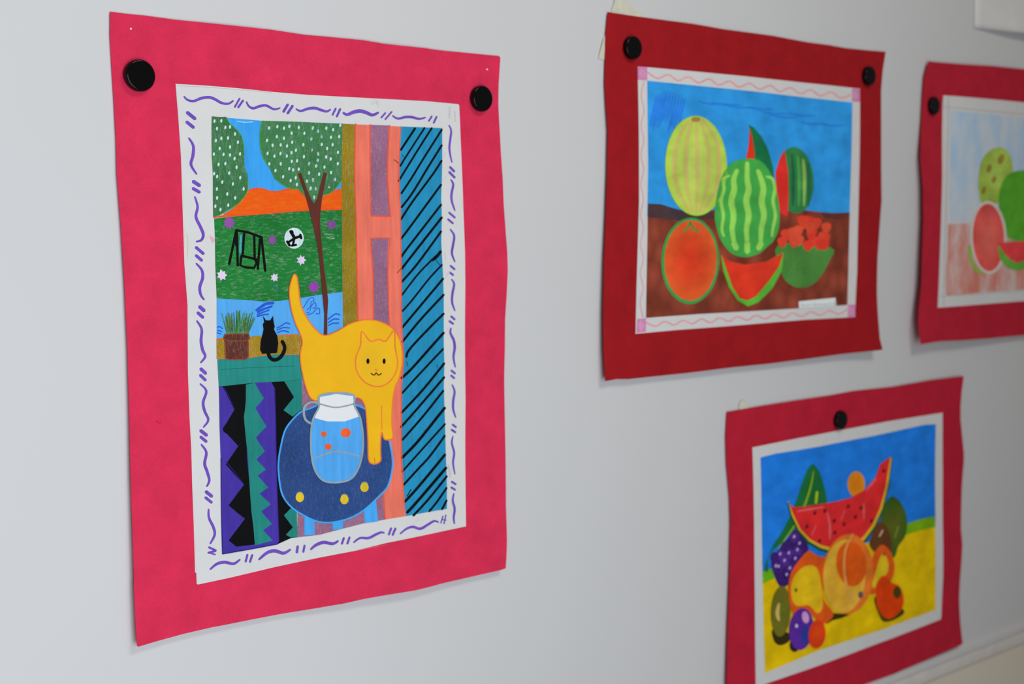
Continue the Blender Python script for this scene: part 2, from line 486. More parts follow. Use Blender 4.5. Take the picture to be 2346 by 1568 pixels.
# tree crowns with pale dots
dots_a = [(985, 1088), (1047, 1085), (1008, 1155), (1083, 1145), (1125, 1140), (1170, 1203), (998, 1263), (1047, 1243), (1107, 1240), (1196, 1278),
          (1032, 1335), (1125, 1320), (980, 1385), (1067, 1387), (1125, 1393), (1215, 1383), (1166, 1425), (1022, 1477), (1083, 1470), (1184, 1503),
          (982, 1560), (1118, 1555)]
dots_a2 = [(1475, 1150), (1550, 1138), (1609, 1152), (1658, 1135), (1743, 1145), (1870, 1148), (1545, 1228), (1457, 1262), (1609, 1242), (1678, 1197),
           (1793, 1198), (1914, 1178), (1507, 1305), (1580, 1302), (1637, 1312), (1683, 1278), (1856, 1248), (1783, 1300), (1462, 1378), (1524, 1403),
           (1578, 1380), (1635, 1402), (1677, 1372), (1717, 1350), (1860, 1345), (1789, 1408), (1945, 1225), (1478, 1472), (1580, 1472), (1679, 1450),
           (1727, 1445), (1834, 1472), (1912, 1440), (1916, 1382), (1533, 1533), (1657, 1516), (1692, 1527), (1742, 1520), (1900, 1490), (1833, 1552)]
dots_b = [(65, 838), (112, 865), (187, 838), (248, 852), (312, 812), (142, 912), (52, 935), (228, 920), (302, 914), (145, 985), (243, 987), (57, 1032),
          (194, 1020), (291, 1055), (114, 1070), (185, 1097), (110, 1127), (226, 1115), (32, 1157), (94, 1178), (170, 1188), (290, 1157), (31, 1240),
          (122, 1252), (229, 1237), (262, 1300), (66, 1305), (14, 1315), (212, 1362), (93, 1383), (45, 1382), (77, 1462)]
dots_c = [(382, 18), (428, 68), (380, 130), (473, 175), (382, 210), (544, 210), (482, 275), (366, 285), (412, 315), (524, 85), (590, 28), (620, 130),
          (1042, 55), (975, 20), (1088, 30), (1098, 90), (1188, 60), (1242, 48), (1222, 122), (1268, 128), (1253, 205), (1440, 45), (1388, 108)]
g = sub1('painted_tree_crown', 4)
g.fill(A([(962, 1045), (1030, 1052), (1090, 1050), (1110, 1095), (1180, 1160), (1225, 1220), (1245, 1300), (1252, 1400), (1255, 1500)]) +
       C([(655, 0), (662, 90), (650, 160), (610, 220), (560, 270), (480, 320), (400, 368), (348, 382), (345, 200), (345, 0)]) +
       A([(962, 1400), (960, 1200)]), (60, 118, 72), 'pencil_down')
edge_green = (70, 165, 45)
g.stroke(A([(1095, 1060), (1120, 1105), (1185, 1165), (1228, 1225), (1246, 1300), (1253, 1400)]), 1.6, edge_green)
g.stroke(C([(663, 60), (655, 150), (612, 220), (560, 272), (480, 322), (400, 368)]), 1.8, (110, 160, 40))
for x, y in A(dots_a) + C(dots_c[:12]): g.fill(ellipse(x, y, 2.5, 4.4, 10, 0.12), (196, 222, 222), 'flat', up=2)
g.done(label='left tree crown')
g = sub1('painted_tree_crown', 4)
g.fill(A([(1412, 1085), (1400, 1140), (1395, 1200), (1398, 1330), (1430, 1430), (1480, 1510)]) +
       C([(900, 40), (960, 85), (1040, 125), (1110, 132), (1200, 232), (1258, 262), (1320, 190), (1400, 168), (1460, 112), (1500, 50)]) +
       B([(325, 1100), (332, 800), (150, 792), (0, 783)]), (64, 124, 76), 'pencil_down')
g.stroke(A([(1410, 1090), (1395, 1200), (1400, 1330), (1430, 1430), (1482, 1510)]), 1.6, edge_green)
g.stroke(C([(900, 40), (960, 85), (1040, 125), (1110, 132)]), 1.6, edge_green)
g.stroke(C([(1320, 190), (1400, 165), (1460, 110), (1498, 55)]), 1.6, edge_green)
for x, y in A(dots_a2) + B(dots_b) + C(dots_c[12:]): g.fill(ellipse(x, y, 2.5, 4.2, 10, 0.12), (196, 222, 222), 'flat', up=2)
g.done(label='right tree crown')
g = sub1('painted_tree_trunk', 8)
g.fill([(682, 398), (690, 396), (700, 425), (712, 455), (720, 467), (727, 455), (734, 425), (742, 395), (749, 397), (743, 430), (738, 455), (735, 480),
        (733, 510), (736, 545), (740, 590), (744, 625), (749, 660), (752, 690), (750, 720), (750, 770), (742, 770), (743, 720), (740, 690), (737, 655),
        (732, 600), (727, 560), (718, 520), (708, 478), (697, 440)], (98, 48, 40), 'marker')
g.done()

# things on the lawn
g = sub1('painted_swing', 3)
bk = (14, 14, 14)
g.stroke(C([(598, 545), (592, 600), (590, 700)]), 5, (60, 160, 175), 'pencil_down', up=0, smooth=False)
for st in ([(490, 808), (555, 500)], [(552, 500), (660, 520), (782, 565)], [(780, 560), (815, 868)], [(560, 520), (568, 820)], [(625, 530), (612, 720)],
           [(716, 550), (720, 770)], [(748, 850), (768, 580)], [(600, 730), (735, 762)], [(600, 735), (590, 815), (640, 835), (715, 840), (735, 800), (732, 765)],
           [(540, 560), (550, 640)]):
    g.stroke(C(st), 5.4 if st[0][0] != 540 else 3, bk, 'flat', smooth=False)
g.done()
g = sub1('painted_ball', 3)
g.fill(C(ellipse(1073, 572, 87, 94, 26)), (205, 225, 228), 'marker')
for st, w in (([(1045, 515), (1078, 572)], 40), ([(1078, 572), (1132, 555)], 34), ([(1078, 572), (1018, 612)], 30), ([(1075, 572), (1062, 640)], 30)):
    x0, y0 = C([st[0]])[0]; x1, y1 = C([st[1]])[0]
    g.stroke([(x0, y0), (x1, y1)], w / 3.92 * 0.72, bk, 'flat', smooth=False)
g.stroke(C([(1040, 512), (1060, 520)]), 8, bk, 'flat'); g.stroke(C([(1128, 540), (1138, 575)]), 6, bk, 'flat')
g.stroke(C([(1010, 600), (1035, 640)]), 6, bk, 'flat'); g.stroke(C([(1050, 640), (1095, 632)]), 5, bk, 'flat')
g.done()
rnd = random.Random(4)
for cx, cy, r, n, cc in ((490, 437, 60, 9, (150, 82, 165)), (877, 590, 46, 8, (140, 78, 155)), (1410, 452, 50, 9, (130, 76, 145)), (1250, 1012, 60, 8, (146, 70, 165)),
                         (1138, 770, 46, 7, (222, 205, 232)), (425, 905, 52, 7, (226, 208, 232)), (898, 926, 40, 7, (216, 205, 228))):
    g = sub1('painted_flower', 3)
    pts = []
    light = cc[0] > 200
    for i in range(2 * n):
        a = math.pi * i / n; rr = r * (1.0 + 0.12 * rnd.uniform(-1, 1)) if i % 2 == 0 else r * (0.64 if light else 0.66)
        pts.append((cx + rr * math.cos(a) * 0.95, cy + rr * math.sin(a)))
    g.fill(C(pts), cc, 'marker', smooth=light, n=3); g.done(label=('pale pink ' if light else 'purple ') + 'flower')
g = sub1('painted_chalk_mark', 3)
g.stroke(C([(1345, 535), (1430, 538), (1350, 552), (1432, 555), (1355, 568), (1435, 574)]), 1.6, (190, 215, 190), 'flat', smooth=False); g.done()
g = sub1('painted_blue_mark', 3)
g.stroke(C([(890, 992), (915, 1015), (925, 1050)]), 2, (50, 120, 170), 'flat'); g.done()

# window sill, frames
g = sub1('painted_sill', 5)
g.fill(E([(378, 308), (440, 300), (780, 272), (940, 272), (1110, 262), (1180, 330), (1150, 444), (950, 442), (780, 452), (660, 468), (380, 482)]), (162, 128, 32), 'pencil_down')
for st in ([(380, 300), (440, 296)], [(930, 270), (1110, 262)], [(385, 480), (450, 476)], [(670, 468), (830, 445)], [(990, 442), (1135, 438)]):
    g.stroke(E(st), 2.0, (225, 110, 40))
g.done()
g = sub1('painted_post', 3)
g.fill(B([(333, 798), (447, 803), (440, 1100)]) + [(812, 400), (816, 527), (818, 650), (820, 760), (786, 760), (785, 650), (784, 520), (782, 400)], (150, 124, 26), 'pencil_down')
g.done()
g = sub1('painted_window_frame', 3)
sal = (250, 126, 104); red = (235, 88, 62)
rs = [(918, 290), (916, 330), (915, 370), (914, 400)] + D([(695, 300), (700, 600), (705, 900), (705, 1200), (715, 1500)]) + \
     F([(725, 250), (706, 500), (705, 1000), (712, 1250)]) + HH([(755, 60), (757, 200), (770, 400), (785, 508)])
g.fill([(813, 285)] + rs + HH([(590, 540)]) + [(878, 1120), (880, 900), (820, 900), (820, 760), (816, 527), (813, 400)], sal, 'marker')
g.fill([(686, 868), (884, 868), (880, 1000), (880, 1120)] + HH([(590, 540), (390, 575)]) + G([(1300, 690), (1105, 712)]) + [(682, 1150)], (150, 102, 132), 'pencil_down', up=1)
g.fill(B([(585, 808), (750, 815), (738, 1100), (735, 1200)]) + D([(580, 0), (588, 200), (600, 372), (435, 368), (425, 100)]) + B([(582, 1200)]), (150, 102, 132), 'pencil_down', up=1)
g.fill(D([(435, 578), (590, 575), (580, 700), (578, 1000), (585, 1200), (600, 1400), (450, 1400), (455, 1150), (450, 900), (438, 700)]), (142, 98, 128), 'pencil_down', up=1)
g.stroke([(815, 284), (813, 400), (816, 500), (818, 620), (820, 740)], 2.8, red, up=2)
g.stroke(B([(580, 805), (580, 1100), (582, 1300)]) + D([(425, 200), (433, 372), (520, 376), (605, 378)]), 3, red, up=2, smooth=False)
g.stroke(B([(755, 812), (738, 1100), (735, 1300)]) + D([(590, 200), (603, 376)]), 3, red, up=2, smooth=False)
g.stroke(D([(452, 1310), (455, 1150), (450, 900), (435, 700), (430, 572), (603, 570), (590, 700), (582, 900), (590, 1200), (600, 1360)]), 2.6, red, up=2, smooth=False)
g.stroke(rs[:-1], 2.0, red, up=2, smooth=False)
g.stroke(F([(556, 590), (562, 900), (600, 1100)]), 2.4, red, up=2)
g.stroke(HH([(575, 260), (575, 400), (590, 538)]), 2.4, red, up=2)
g.done()
g = sub1('painted_curtain', 3)
re_ = B([(1228, 838), (1228, 1150), (1222, 1400)]) + D([(1066, 60), (1062, 200), (1068, 400), (1062, 600), (1078, 900), (1085, 1100), (1085, 1400)]) + \
      F([(1085, 100), (1090, 300), (1086, 500), (1095, 800), (1105, 1150), (1112, 1300)]) + HH([(1168, 100), (1172, 240), (1172, 440), (1000, 468), (785, 508)])
g.fill([(918, 290)] + re_ + rs[:0:-1], (38, 142, 186), 'marker', up=1)
lines = [B(l) for l in ([(855, 1035), (985, 838)], [(850, 1180), (905, 1090), (1070, 834)], [(835, 1315), (1030, 1000), (1135, 836)],
         [(860, 1425), (950, 1290), (1060, 1110), (1225, 850)], [(862, 1550), (960, 1420), (1100, 1190), (1225, 990)])]
lines += [[D([(700, 405)])[0], D([(800, 250)])[0], D([(985, 0)])[0], (1012, 368)]]
lines += [D(l) for l in ([(700, 580), (820, 420), (1062, 90)], [(705, 740), (760, 660), (1062, 270)], [(705, 850), (860, 650), (1068, 385)],
          [(708, 965), (850, 800), (1062, 510)], [(708, 1085), (850, 900), (980, 765), (1062, 690)], [(712, 1230), (800, 1130), (950, 940), (1070, 810)],
          [(712, 1375), (900, 1150), (1080, 935)], [(712, 1505), (880, 1300), (1085, 1080)], [(748, 1640), (780, 1568), (950, 1385), (1085, 1250)])]
lines += [F(l) for l in ([(705, 420), (800, 330), (960, 150), (1085, 10)], [(710, 555), (850, 400), (1080, 155)], [(705, 730), (900, 520), (1090, 285)],
          [(700, 860), (850, 690), (1090, 410)], [(712, 975), (900, 760), (1082, 530)], [(710, 1135), (850, 990), (1050, 740), (1095, 685)],
          [(712, 1260), (880, 1070), (1097, 830)], [(722, 1380), (850, 1240), (960, 1120), (1095, 935)], [(735, 1530), (870, 1380), (1097, 1105)])]
lines += [HH(l) for l in ([(795, 475), (900, 360), (1165, 50)], [(855, 503), (1000, 345), (1172, 130)], [(1005, 463), (1080, 370), (1170, 240)], [(1125, 445), (1170, 358)])]
wid = [5.2, 4.2, 4.6, 4.8, 5, 5, 5.2, 5.2, 5.6, 5.2, 4.2, 4.4, 5.4, 5.4, 5.4, 6, 4.8, 5.6, 5.4, 5.2, 6.6, 4.6, 5.2, 6.2, 6.8, 5.4, 5, 5]
for l, w in zip(lines, wid): g.stroke(l, w, (10, 14, 16), 'flat', up=2)
for st, w in ((D([(980, 770), (1020, 740), (1058, 690)]), 7), (D([(1010, 765), (1050, 815)]), 1.4), (B([(795, 1120), (850, 1165)]), 1.4), (D([(665, 885), (700, 848)]), 1.2),
              (B([(865, 1075), (895, 1110)]), 1.2), (F([(750, 270), (762, 310)]), 1.2), (F([(1020, 300), (1028, 325)]), 1.2), (F([(755, 1480), (790, 1420)]), 2.4)):
    g.stroke(st, w, (10, 14, 16), 'flat', up=2)
rr = random.Random(8)
for _ in range(46):
    x = rr.uniform(928, 1010); y = rr.uniform(800, 1165)
    if rr.random() < 0.6: g.fill(ellipse(x, y, rr.uniform(.5, .9), rr.uniform(.5, 1.2), 6), (10, 14, 16), 'flat', up=2)
g.done(label='blue curtain with black slanting stripes')

# the patterned cloth, lower left
pur = (70, 52, 158); teal = (36, 132, 122)
g = sub1('painted_shelf', 5)
g.fill(E([(385, 482), (660, 467), (780, 452), (950, 441), (1150, 440), (1148, 662), (980, 682), (700, 697), (420, 727), (398, 727)]), (40, 138, 130), 'marker')
g.stroke(E([(415, 578), (600, 565), (800, 555), (980, 548), (1075, 545)]), 1.2, (24, 108, 104), up=1)
g.done()
g = sub1('painted_cloth', 4)
g.fill(E([(398, 722), (700, 690), (1140, 660), (1148, 930)]) + G([(1095, 400), (1105, 712), (1050, 718), (930, 772), (560, 802), (430, 862), (418, 300), (415, 0)]), (12, 12, 14), 'marker')
g.fill(E([(400, 728), (430, 730), (470, 800), (535, 940), (470, 1050), (432, 1105), (440, 1135), (475, 1160), (572, 1265), (500, 1370), (460, 1430)]) +
       G([(540, 150), (622, 240), (485, 425), (560, 490), (632, 545), (485, 740), (555, 797), (720, 777), (925, 742), (930, 772), (560, 842), (430, 866), (418, 300), (415, 0)]) +
       E([(405, 1100)]), pur, 'marker', up=1)
g.fill(E([(700, 695), (870, 690), (895, 740), (905, 1000), (915, 1372)]) + G([(925, 400), (940, 740), (925, 772), (722, 790), (680, 300), (650, 0)]) +
       E([(650, 900), (690, 800)]), pur, 'marker', up=2)
g.fill(E([(640, 712), (720, 695), (760, 770), (803, 835), (725, 922), (770, 1000), (825, 1088), (730, 1190), (810, 1310), (735, 1385), (820, 1475), (745, 1530)]) +
       G([(745, 158), (842, 265), (762, 320), (864, 415), (778, 480), (874, 592), (795, 648), (882, 742), (722, 784), (710, 640), (690, 480), (670, 200), (660, 0)]) +
       E([(640, 1200), (622, 1000), (632, 940), (640, 850)]), teal, 'marker', up=3)
g.fill(E([(985, 682), (1142, 665), (1148, 930), (1060, 1000), (978, 942), (1072, 825), (1045, 780)]), teal, 'marker', up=3)
g.fill(G([(1060, 435), (1095, 465), (1105, 710), (1040, 712), (1000, 690), (1062, 622), (982, 515)]), teal, 'marker', up=3)
dk = (48, 34, 128)
g.stroke(G([(432, 862), (422, 500), (418, 0)]), 2, dk, up=4); g.stroke(G([(430, 862), (700, 815), (928, 772)]), 2.4, dk, up=4)
g.stroke(E([(440, 740), (480, 800), (538, 940)]), 1.4, dk, up=4); g.stroke(G([(460, 30), (540, 130), (622, 240)]), 1.6, dk, up=4)
g.stroke(E([(900, 740), (908, 1000), (914, 1372)]), 1.4, dk, up=4); g.stroke(G([(914, 0), (925, 400), (938, 745)]), 1.4, dk, up=4)
g.done(label='purple, black and teal zigzag cloth')

# pot plant and small black cat on the sill
g = sub1('painted_pot_plant', 7)
g.fill(E([(450, 258), (668, 254), (677, 290), (660, 320), (662, 460), (640, 488), (480, 490), (455, 475), (450, 325), (435, 298)]), (92, 46, 36), 'pencil_down')
g.stroke(E([(450, 262), (560, 255), (668, 258), (674, 295), (655, 318), (480, 322), (440, 298)]), 2.6, (140, 72, 55), closed=True, smooth=False)
g.stroke(E([(452, 325), (458, 475), (485, 488), (640, 486), (662, 460), (660, 322)]), 3, (140, 72, 55), smooth=False)
r2 = random.Random(2)
for i in range(52):
    x0 = 470 + i * 3.8; sp = (x0 - 560) / 100.0
    xt = 560 + sp * 150 + r2.uniform(-18, 18); yt = 75 + abs(sp) * 20 + r2.uniform(-35, 50)
    g.stroke(E([(x0, 250), ((x0 + xt) / 2, (250 + yt) / 2), (xt, yt)]), r2.uniform(1.2, 2.4), r2.choice([(70, 120, 50), (60, 160, 110), (95, 130, 50), (50, 140, 80), (110, 110, 50)]),
             'pencil_down', up=1, taper=0.5)
g.done()
g = sub1('painted_black_cat', 7)
g.fill(E([(795, 95), (822, 135), (860, 135), (884, 95), (890, 150), (900, 190), (892, 215), (922, 270), (932, 340), (920, 425), (905, 430), (785, 435), (768, 400), (772, 320),
          (790, 260), (800, 215), (793, 170), (806, 150)]), (14, 14, 15), 'marker')
g.stroke(E([(840, 425), (855, 465), (890, 490), (940, 475), (978, 425), (988, 370), (965, 322)]), 8.4, (14, 14, 15), up=0)
g.done()

# round table
tb = [(711, 936), (760, 918), (828, 933), (867, 962), (883, 984), (893, 1015), (899.5, 1053), (898, 1080), (888, 1115), (866, 1140), (833, 1170), (798, 1189), (757, 1198),
      (726, 1195), (693, 1180), (665, 1160), (647, 1134), (640, 1100), (638, 1060), (645, 1016), (655, 983), (675, 957), (693, 942)]
g = sub1('painted_table', 8)
lb = (72, 166, 238)
for q_ in ([(1165, 500), (1255, 540), (1258, 690), (1165, 695)], [(1415, 560), (1510, 530), (1515, 635), (1420, 648)], [(1695, 440), (1805, 350), (1828, 570), (1710, 585)]):
    g.fill(G(q_), lb, 'marker')
g.fill(tb, (42, 74, 132), 'pencil_fine', up=1, smooth=True, n=4)
g.stroke(tb, 3.8, lb, up=2, closed=True)
for x, y in ((687, 1139), (789, 1144), (835, 1116)):
    g.fill(ellipse(x, y - 6, 8, 6, 14), (135, 140, 150), 'flat', up=2); g.fill(ellipse(x, y + 1, 9.5, 11, 18), (225, 195, 45), 'marker', up=3)
g.done()

# plain standing cat and plain jug (generic figures)
yel = (244, 186, 30); org = (250, 132, 62)
body = [(672, 631), (680, 634), (684, 660), (690, 700), (704, 730), (724, 756), (745, 769), (775, 758), (805, 741), (840, 733), (872, 738), (902, 755), (918, 785), (922, 825),
        (916, 862), (904, 892), (899, 930), (898, 975), (901, 1000), (893, 1008), (880, 1006), (875, 990), (872, 1010), (872, 1040), (872, 1056), (862, 1063), (850, 1062), (844, 1050),
        (843, 1010), (840, 960), (836, 930), (822, 912), (790, 915), (750, 922), (715, 915), (702, 890), (692, 850), (688, 815), (693, 785), (688, 765), (677, 740), (667, 705), (663, 665)]
g = sub1('painted_cat', 13)
g.fill(body, yel, 'cat_paint', smooth=True, n=3)
g.stroke(body, 2.8, org, up=1, closed=True, n=4)
head = [(826, 792), (829, 760), (848, 782), (868, 778), (884, 782), (903, 758), (905, 795), (911, 830), (905, 858), (886, 880), (862, 886), (836, 876), (818, 852), (815, 822)]
g.fill(head, (247, 192, 38), 'cat_paint', up=1, smooth=True, n=4)
g.stroke(head, 3.0, org, up=2, closed=True, n=4)
for x in (843, 880): g.fill(ellipse(x, 828, 3.6, 6.5, 14), bk, 'flat', up=2)
g.stroke([(850, 856), (857, 860), (862, 855), (867, 860), (874, 856)], 2.4, bk, 'flat', up=2)
g.fill([(858, 846), (866, 846), (862, 852)], org, 'flat', up=2)
g.stroke([(874, 930), (875, 985)], 2.2, org, up=1); g.stroke([(858, 1050), (859, 1062)], 1.2, (180, 110, 30), up=1)
g.done(label='yellow cat with an orange outline')
g = sub1('painted_jug', 16)
jug = [(732, 908), (770, 901), (810, 906), (812, 930), (826, 960), (832, 1010), (826, 1060), (806, 1096), (772, 1106), (738, 1100), (718, 1068), (712, 1015), (716, 965), (731, 932)]
g.stroke([(722, 975), (700, 962), (697, 935), (712, 922), (732, 925)], 5.5, (150, 165, 175), up=0)
g.fill(jug, (88, 176, 248), 'marker', smooth=True, n=4, up=1)
g.fill([(733, 910), (770, 903), (809, 908), (811, 930), (822, 955), (790, 966), (750, 966), (720, 958), (732, 932)], (226, 228, 230), 'flat', up=2)
g.stroke(jug, 4.2, (148, 164, 172), up=3, closed=True)
g.stroke([(733, 926), (770, 934), (811, 926)], 3.4, (148, 164, 172), up=3)
g.stroke([(722, 1050), (770, 1035), (824, 1046)], 3.6, (148, 164, 172), up=3)
for x, y, r in ((742, 995, 7), (792, 992, 12), (752, 1024, 8)): g.fill(ellipse(x, y, r, r * 0.9, 16), (238, 98, 52), 'marker', up=3)
g.done(label='light blue jug with a white neck')

# purple border
g = sub1('inked_border', 0)
vi = (112, 80, 184)
def marks(f, items):
    for st, w in items:
        g.stroke(f(st), w / 3.92, vi, 'marker', up=0, taper=0.45 if len(st) > 3 else 0.0)
marks(A, [([(712, 868), (745, 898), (800, 908), (870, 882), (940, 875), (990, 892), (1050, 925), (1110, 932), (1155, 905)], 26), ([(1168, 962), (1212, 885)], 18),
          ([(1198, 966), (1243, 902)], 20), ([(1272, 915), (1295, 955), (1335, 973), (1390, 955), (1450, 948), (1520, 982), (1575, 970)], 24),
          ([(1605, 1005), (1645, 938)], 24), ([(1642, 1020), (1688, 950)], 24), ([(740, 1010), (812, 1068)], 32), ([(735, 1095), (798, 1146)], 30),
          ([(755, 1240), (795, 1310), (792, 1400), (775, 1480), (825, 1565)], 28)])
marks(B, [([(-85, 666), (-43, 684), (20, 664), (85, 658), (140, 675), (190, 688), (225, 670)], 26), ([(242, 720), (272, 660)], 18), ([(280, 735), (312, 665)], 20),
          ([(338, 700), (375, 716), (430, 695), (490, 684), (550, 700), (600, 720), (655, 698)], 34), ([(680, 745), (718, 700)], 16), ([(715, 760), (775, 690)], 16),
          ([(782, 727), (830, 752), (900, 738), (960, 740), (1020, 755), (1078, 742)], 24), ([(1107, 775), (1135, 730)], 16), ([(1150, 792), (1178, 735)], 18),
          ([(1288, 812), (1308, 860), (1300, 940), (1292, 1010), (1300, 1080), (1315, 1145)], 20), ([(1297, 1187), (1336, 1228)], 22), ([(1290, 1232), (1340, 1283)], 22)])
marks(D, [([(1148, 46), (1170, 90), (1155, 170), (1157, 240), (1185, 325)], 22), ([(1132, 342), (1185, 388)], 19), ([(1122, 402), (1168, 440)], 19),
          ([(1142, 492), (1178, 550), (1167, 640), (1158, 710), (1185, 785)], 22), ([(1145, 820), (1183, 853)], 20), ([(1137, 878), (1170, 905)], 20),
          ([(1155, 942), (1178, 985), (1163, 1070), (1160, 1150), (1185, 1225)], 22), ([(1150, 1274), (1183, 1303)], 20), ([(1134, 1317), (1170, 1343)], 20)])
marks(F, [([(1150, -31), (1145, 15), (1175, 80), (1183, 150), (1172, 230), (1188, 320)], 24), ([(1152, 350), (1188, 378)], 20), ([(1150, 395), (1180, 420)], 20),
          ([(1160, 478), (1182, 540), (1170, 620), (1170, 700), (1192, 772)], 22), ([(1164, 836), (1195, 860)], 20), ([(1154, 882), (1190, 906)], 20),
          ([(1168, 940), (1157, 1000), (1178, 1090), (1168, 1180), (1185, 1282)], 20)])
marks(HH, [([(1217, 182), (1256, 208)], 20), ([(1212, 236), (1250, 260)], 20), ([(1238, 295), (1227, 360), (1245, 440), (1236, 520), (1242, 580)], 22),
           ([(1114, 575), (1135, 508)], 12), ([(1144, 580), (1162, 498)], 12), ([(1120, 540), (1165, 546)], 10), ([(730, 675), (790, 628), (850, 610), (920, 628), (990, 590), (1050, 555), (1092, 566)], 24),
           ([(622, 685), (645, 622)], 20), ([(658, 688), (686, 624)], 20), ([(290, 758), (350, 716), (430, 716), (500, 682), (550, 662), (580, 668)], 24), ([(178, 772), (198, 714)], 20), ([(230, 770), (252, 708)], 20)])
marks(G, [([(1222, 822), (1270, 782), (1340, 758), (1420, 770), (1470, 745)], 30), ([(1098, 850), (1106, 792)], 24), ([(1156, 845), (1168, 785)], 20),
          ([(758, 912), (830, 852), (900, 834), (980, 855), (1040, 822)], 32), ([(638, 932), (655, 868)], 20), ([(677, 935), (698, 870)], 20),
          ([(320, 1000), (380, 952), (450, 936), (530, 950), (588, 912)], 28), ([(240, -122), (285, -52), (270, 50), (292, 120), (312, 200), (290, 255)], 28),
          ([(282, 302), (335, 345)], 32), ([(277, 354), (333, 400)], 26), ([(305, 460), (310, 540), (348, 620), (360, 690), (320, 770)], 26),
          ([(308, 802), (372, 832)], 20), ([(302, 852), (368, 835)], 20), ([(305, 850), (365, 868)], 14)])
marks(C, [([(167, 62), (225, 100)], 34), ([(165, 125), (225, 160)], 30), ([(182, 200), (207, 290), (192, 380), (232, 470), (258, 540), (240, 590), (195, 603)], 28),
          ([(192, 654), (260, 713)], 28), ([(192, 727), (245, 773)], 28), ([(195, 800), (245, 860), (252, 930), (227, 1010), (235, 1080), (265, 1125)], 28),
          ([(224, 1187), (266, 1225)], 34), ([(208, 1242), (256, 1285)], 30)])
marks(E, [([(200, 139), (243, 214), (238, 320), (252, 400), (275, 460), (235, 515)], 28), ([(235, 570), (280, 612)], 32), ([(230, 627), (278, 673)], 28),
          ([(230, 705), (285, 770), (257, 870), (270, 950), (303, 1030), (260, 1095)], 26), ([(234, 1125), (288, 1168)], 32), ([(234, 1182), (286, 1225)], 28)])
g.done(label='purple wavy marker border')
# pencil notes and smudges on the margin
g = sub1('pencil_note', 0)
gr = (178, 176, 178)
for st in ([(1283, 655), (1300, 650), (1300, 668), (1285, 668)], [(1285, 690), (1302, 682), (1298, 700), (1284, 702)], [(1292, 712), (1302, 718), (1292, 728), (1285, 718), (1295, 712)],
           [(1285, 745), (1305, 742)], [(1292, 736), (1288, 746)], [(1335, 690), (1350, 695), (1336, 702)], [(1336, 712), (1350, 716)], [(1338, 726), (1350, 730), (1338, 738)],
           [(1338, 750), (1350, 755)], [(1340, 765), (1350, 772), (1340, 780)]):
    g.stroke(B(st), 1.1, gr, 'flat', smooth=False)
tag(g.done(), 'faint pencil handwriting', kind='stuff')
for f_, st, w, c_ in ((B, [(1240, 1100), (1262, 1055)], 5, (200, 204, 206)), (B, [(1228, 1320), (1265, 1270)], 3, (200, 203, 205)), (D, [(1095, 700), (1105, 770)], 4, (200, 202, 204)),
                      (D, [(1105, 910), (1140, 875)], 5, (198, 202, 206)), (D, [(1115, 1395), (1135, 1370)], 5, (198, 200, 204)), (HH, [(1185, 20), (1200, 90), (1205, 145)], 6, (196, 196, 198)),
                      (B, [(590, 620), (640, 600), (660, 640)], 9, (206, 206, 202)), (HH, [(885, 560), (905, 530)], 2, (190, 190, 192)), (C, [(320, 560), (345, 585), (340, 610)], 8, (232, 170, 190)),
                      (C, [(290, 570), (320, 545)], 6, (232, 200, 208))):
    g = sub1('smudge', 0); g.stroke(f_(st), w, c_, 'flat', taper=0.6); g.done()
g = sub1('pen_mark', 0); g.stroke(C([(112, 532), (122, 640), (116, 745)]), 1.2, (214, 196, 120), 'flat'); g.done()
g = sub1('pencil_line', 0); g.stroke(A([(655, 770), (900, 782), (1200, 805), (1500, 832)]), 0.9, (190, 188, 184), 'flat'); g.done()

# ------------------------------------------------------------------ drawing 2: fruit on dark red card
I_ = lambda p: Z(1370, 0, 5.2275, p)
J = lambda p: Z(1440, 140, 3.734, p)
K = lambda p: Z(1440, 460, 3.733, p)
P_ = lambda p: Z(1900, 0, 5.26, p)
def lift2(s, t):
    return (0.0010 + 0.0060 * t ** 3 * (0.55 + 0.45 * s) + 0.004 * math.exp(-((s - 1) / 0.12) ** 2 - ((t - 1) / 0.15) ** 2)
            + 0.0018 * math.exp(-(s / 0.12) ** 2) * (0.5 + t * 0.5) + 0.0008 * (1 - math.cos(2 * math.pi * s * 1.7)) * 0.5)
s2 = Sheet([(1392, 28), (2028, 119), (2020, 802), (1387, 873)], lift2, [(1450, 109), (1992, 174)], 0.62)
CARD2 = card_mat('dark_red_card', (136, 18, 24), 0.62)
art2 = empty('mounted_drawing', None, 'fruit drawing with blue sky and brown ground, on dark red card with two magnets', 'drawing')
m2 = (I_([(118, 145), (350, 180), (600, 215), (860, 250), (1130, 285), (1500, 350)]) + [(1770, 82), (1850, 97)] + P_([(0, 545), (180, 578), (390, 600), (680, 625), (645, 850), (625, 1100)]) +
      [(2019, 300), (2019, 380)] + K([(2165, 0), (2150, 200), (2130, 500), (2125, 800), (2135, 1000), (2150, 1180), (2172, 1268), (2165, 1278), (2130, 1282), (1830, 1312), (1500, 1357),
                                     (1200, 1395), (900, 1425), (500, 1475), (0, 1527)]) +
      [(1413, 869), (1387, 874), (1383, 800), (1382, 720), (1384, 600), (1388, 500), (1391, 400)] + I_([(118, 1568), (95, 1250), (80, 1000), (85, 700), (92, 400)]))
p = Part(s2, 'card_mount', art2, 0); p.fill(m2, (142, 20, 28), CARD2); p.done(0.0003)
sh2 = (J([(78, 45), (160, 52), (600, 92), (1000, 130), (1500, 185), (1980, 237), (1980, 350), (1975, 900)]) + K([(1968, 0), (1955, 600), (1940, 900), (1938, 996), (1500, 1020), (900, 1070),
       (400, 1108), (60, 1140), (70, 700), (82, 300), (90, 0)]) + J([(88, 600)]))
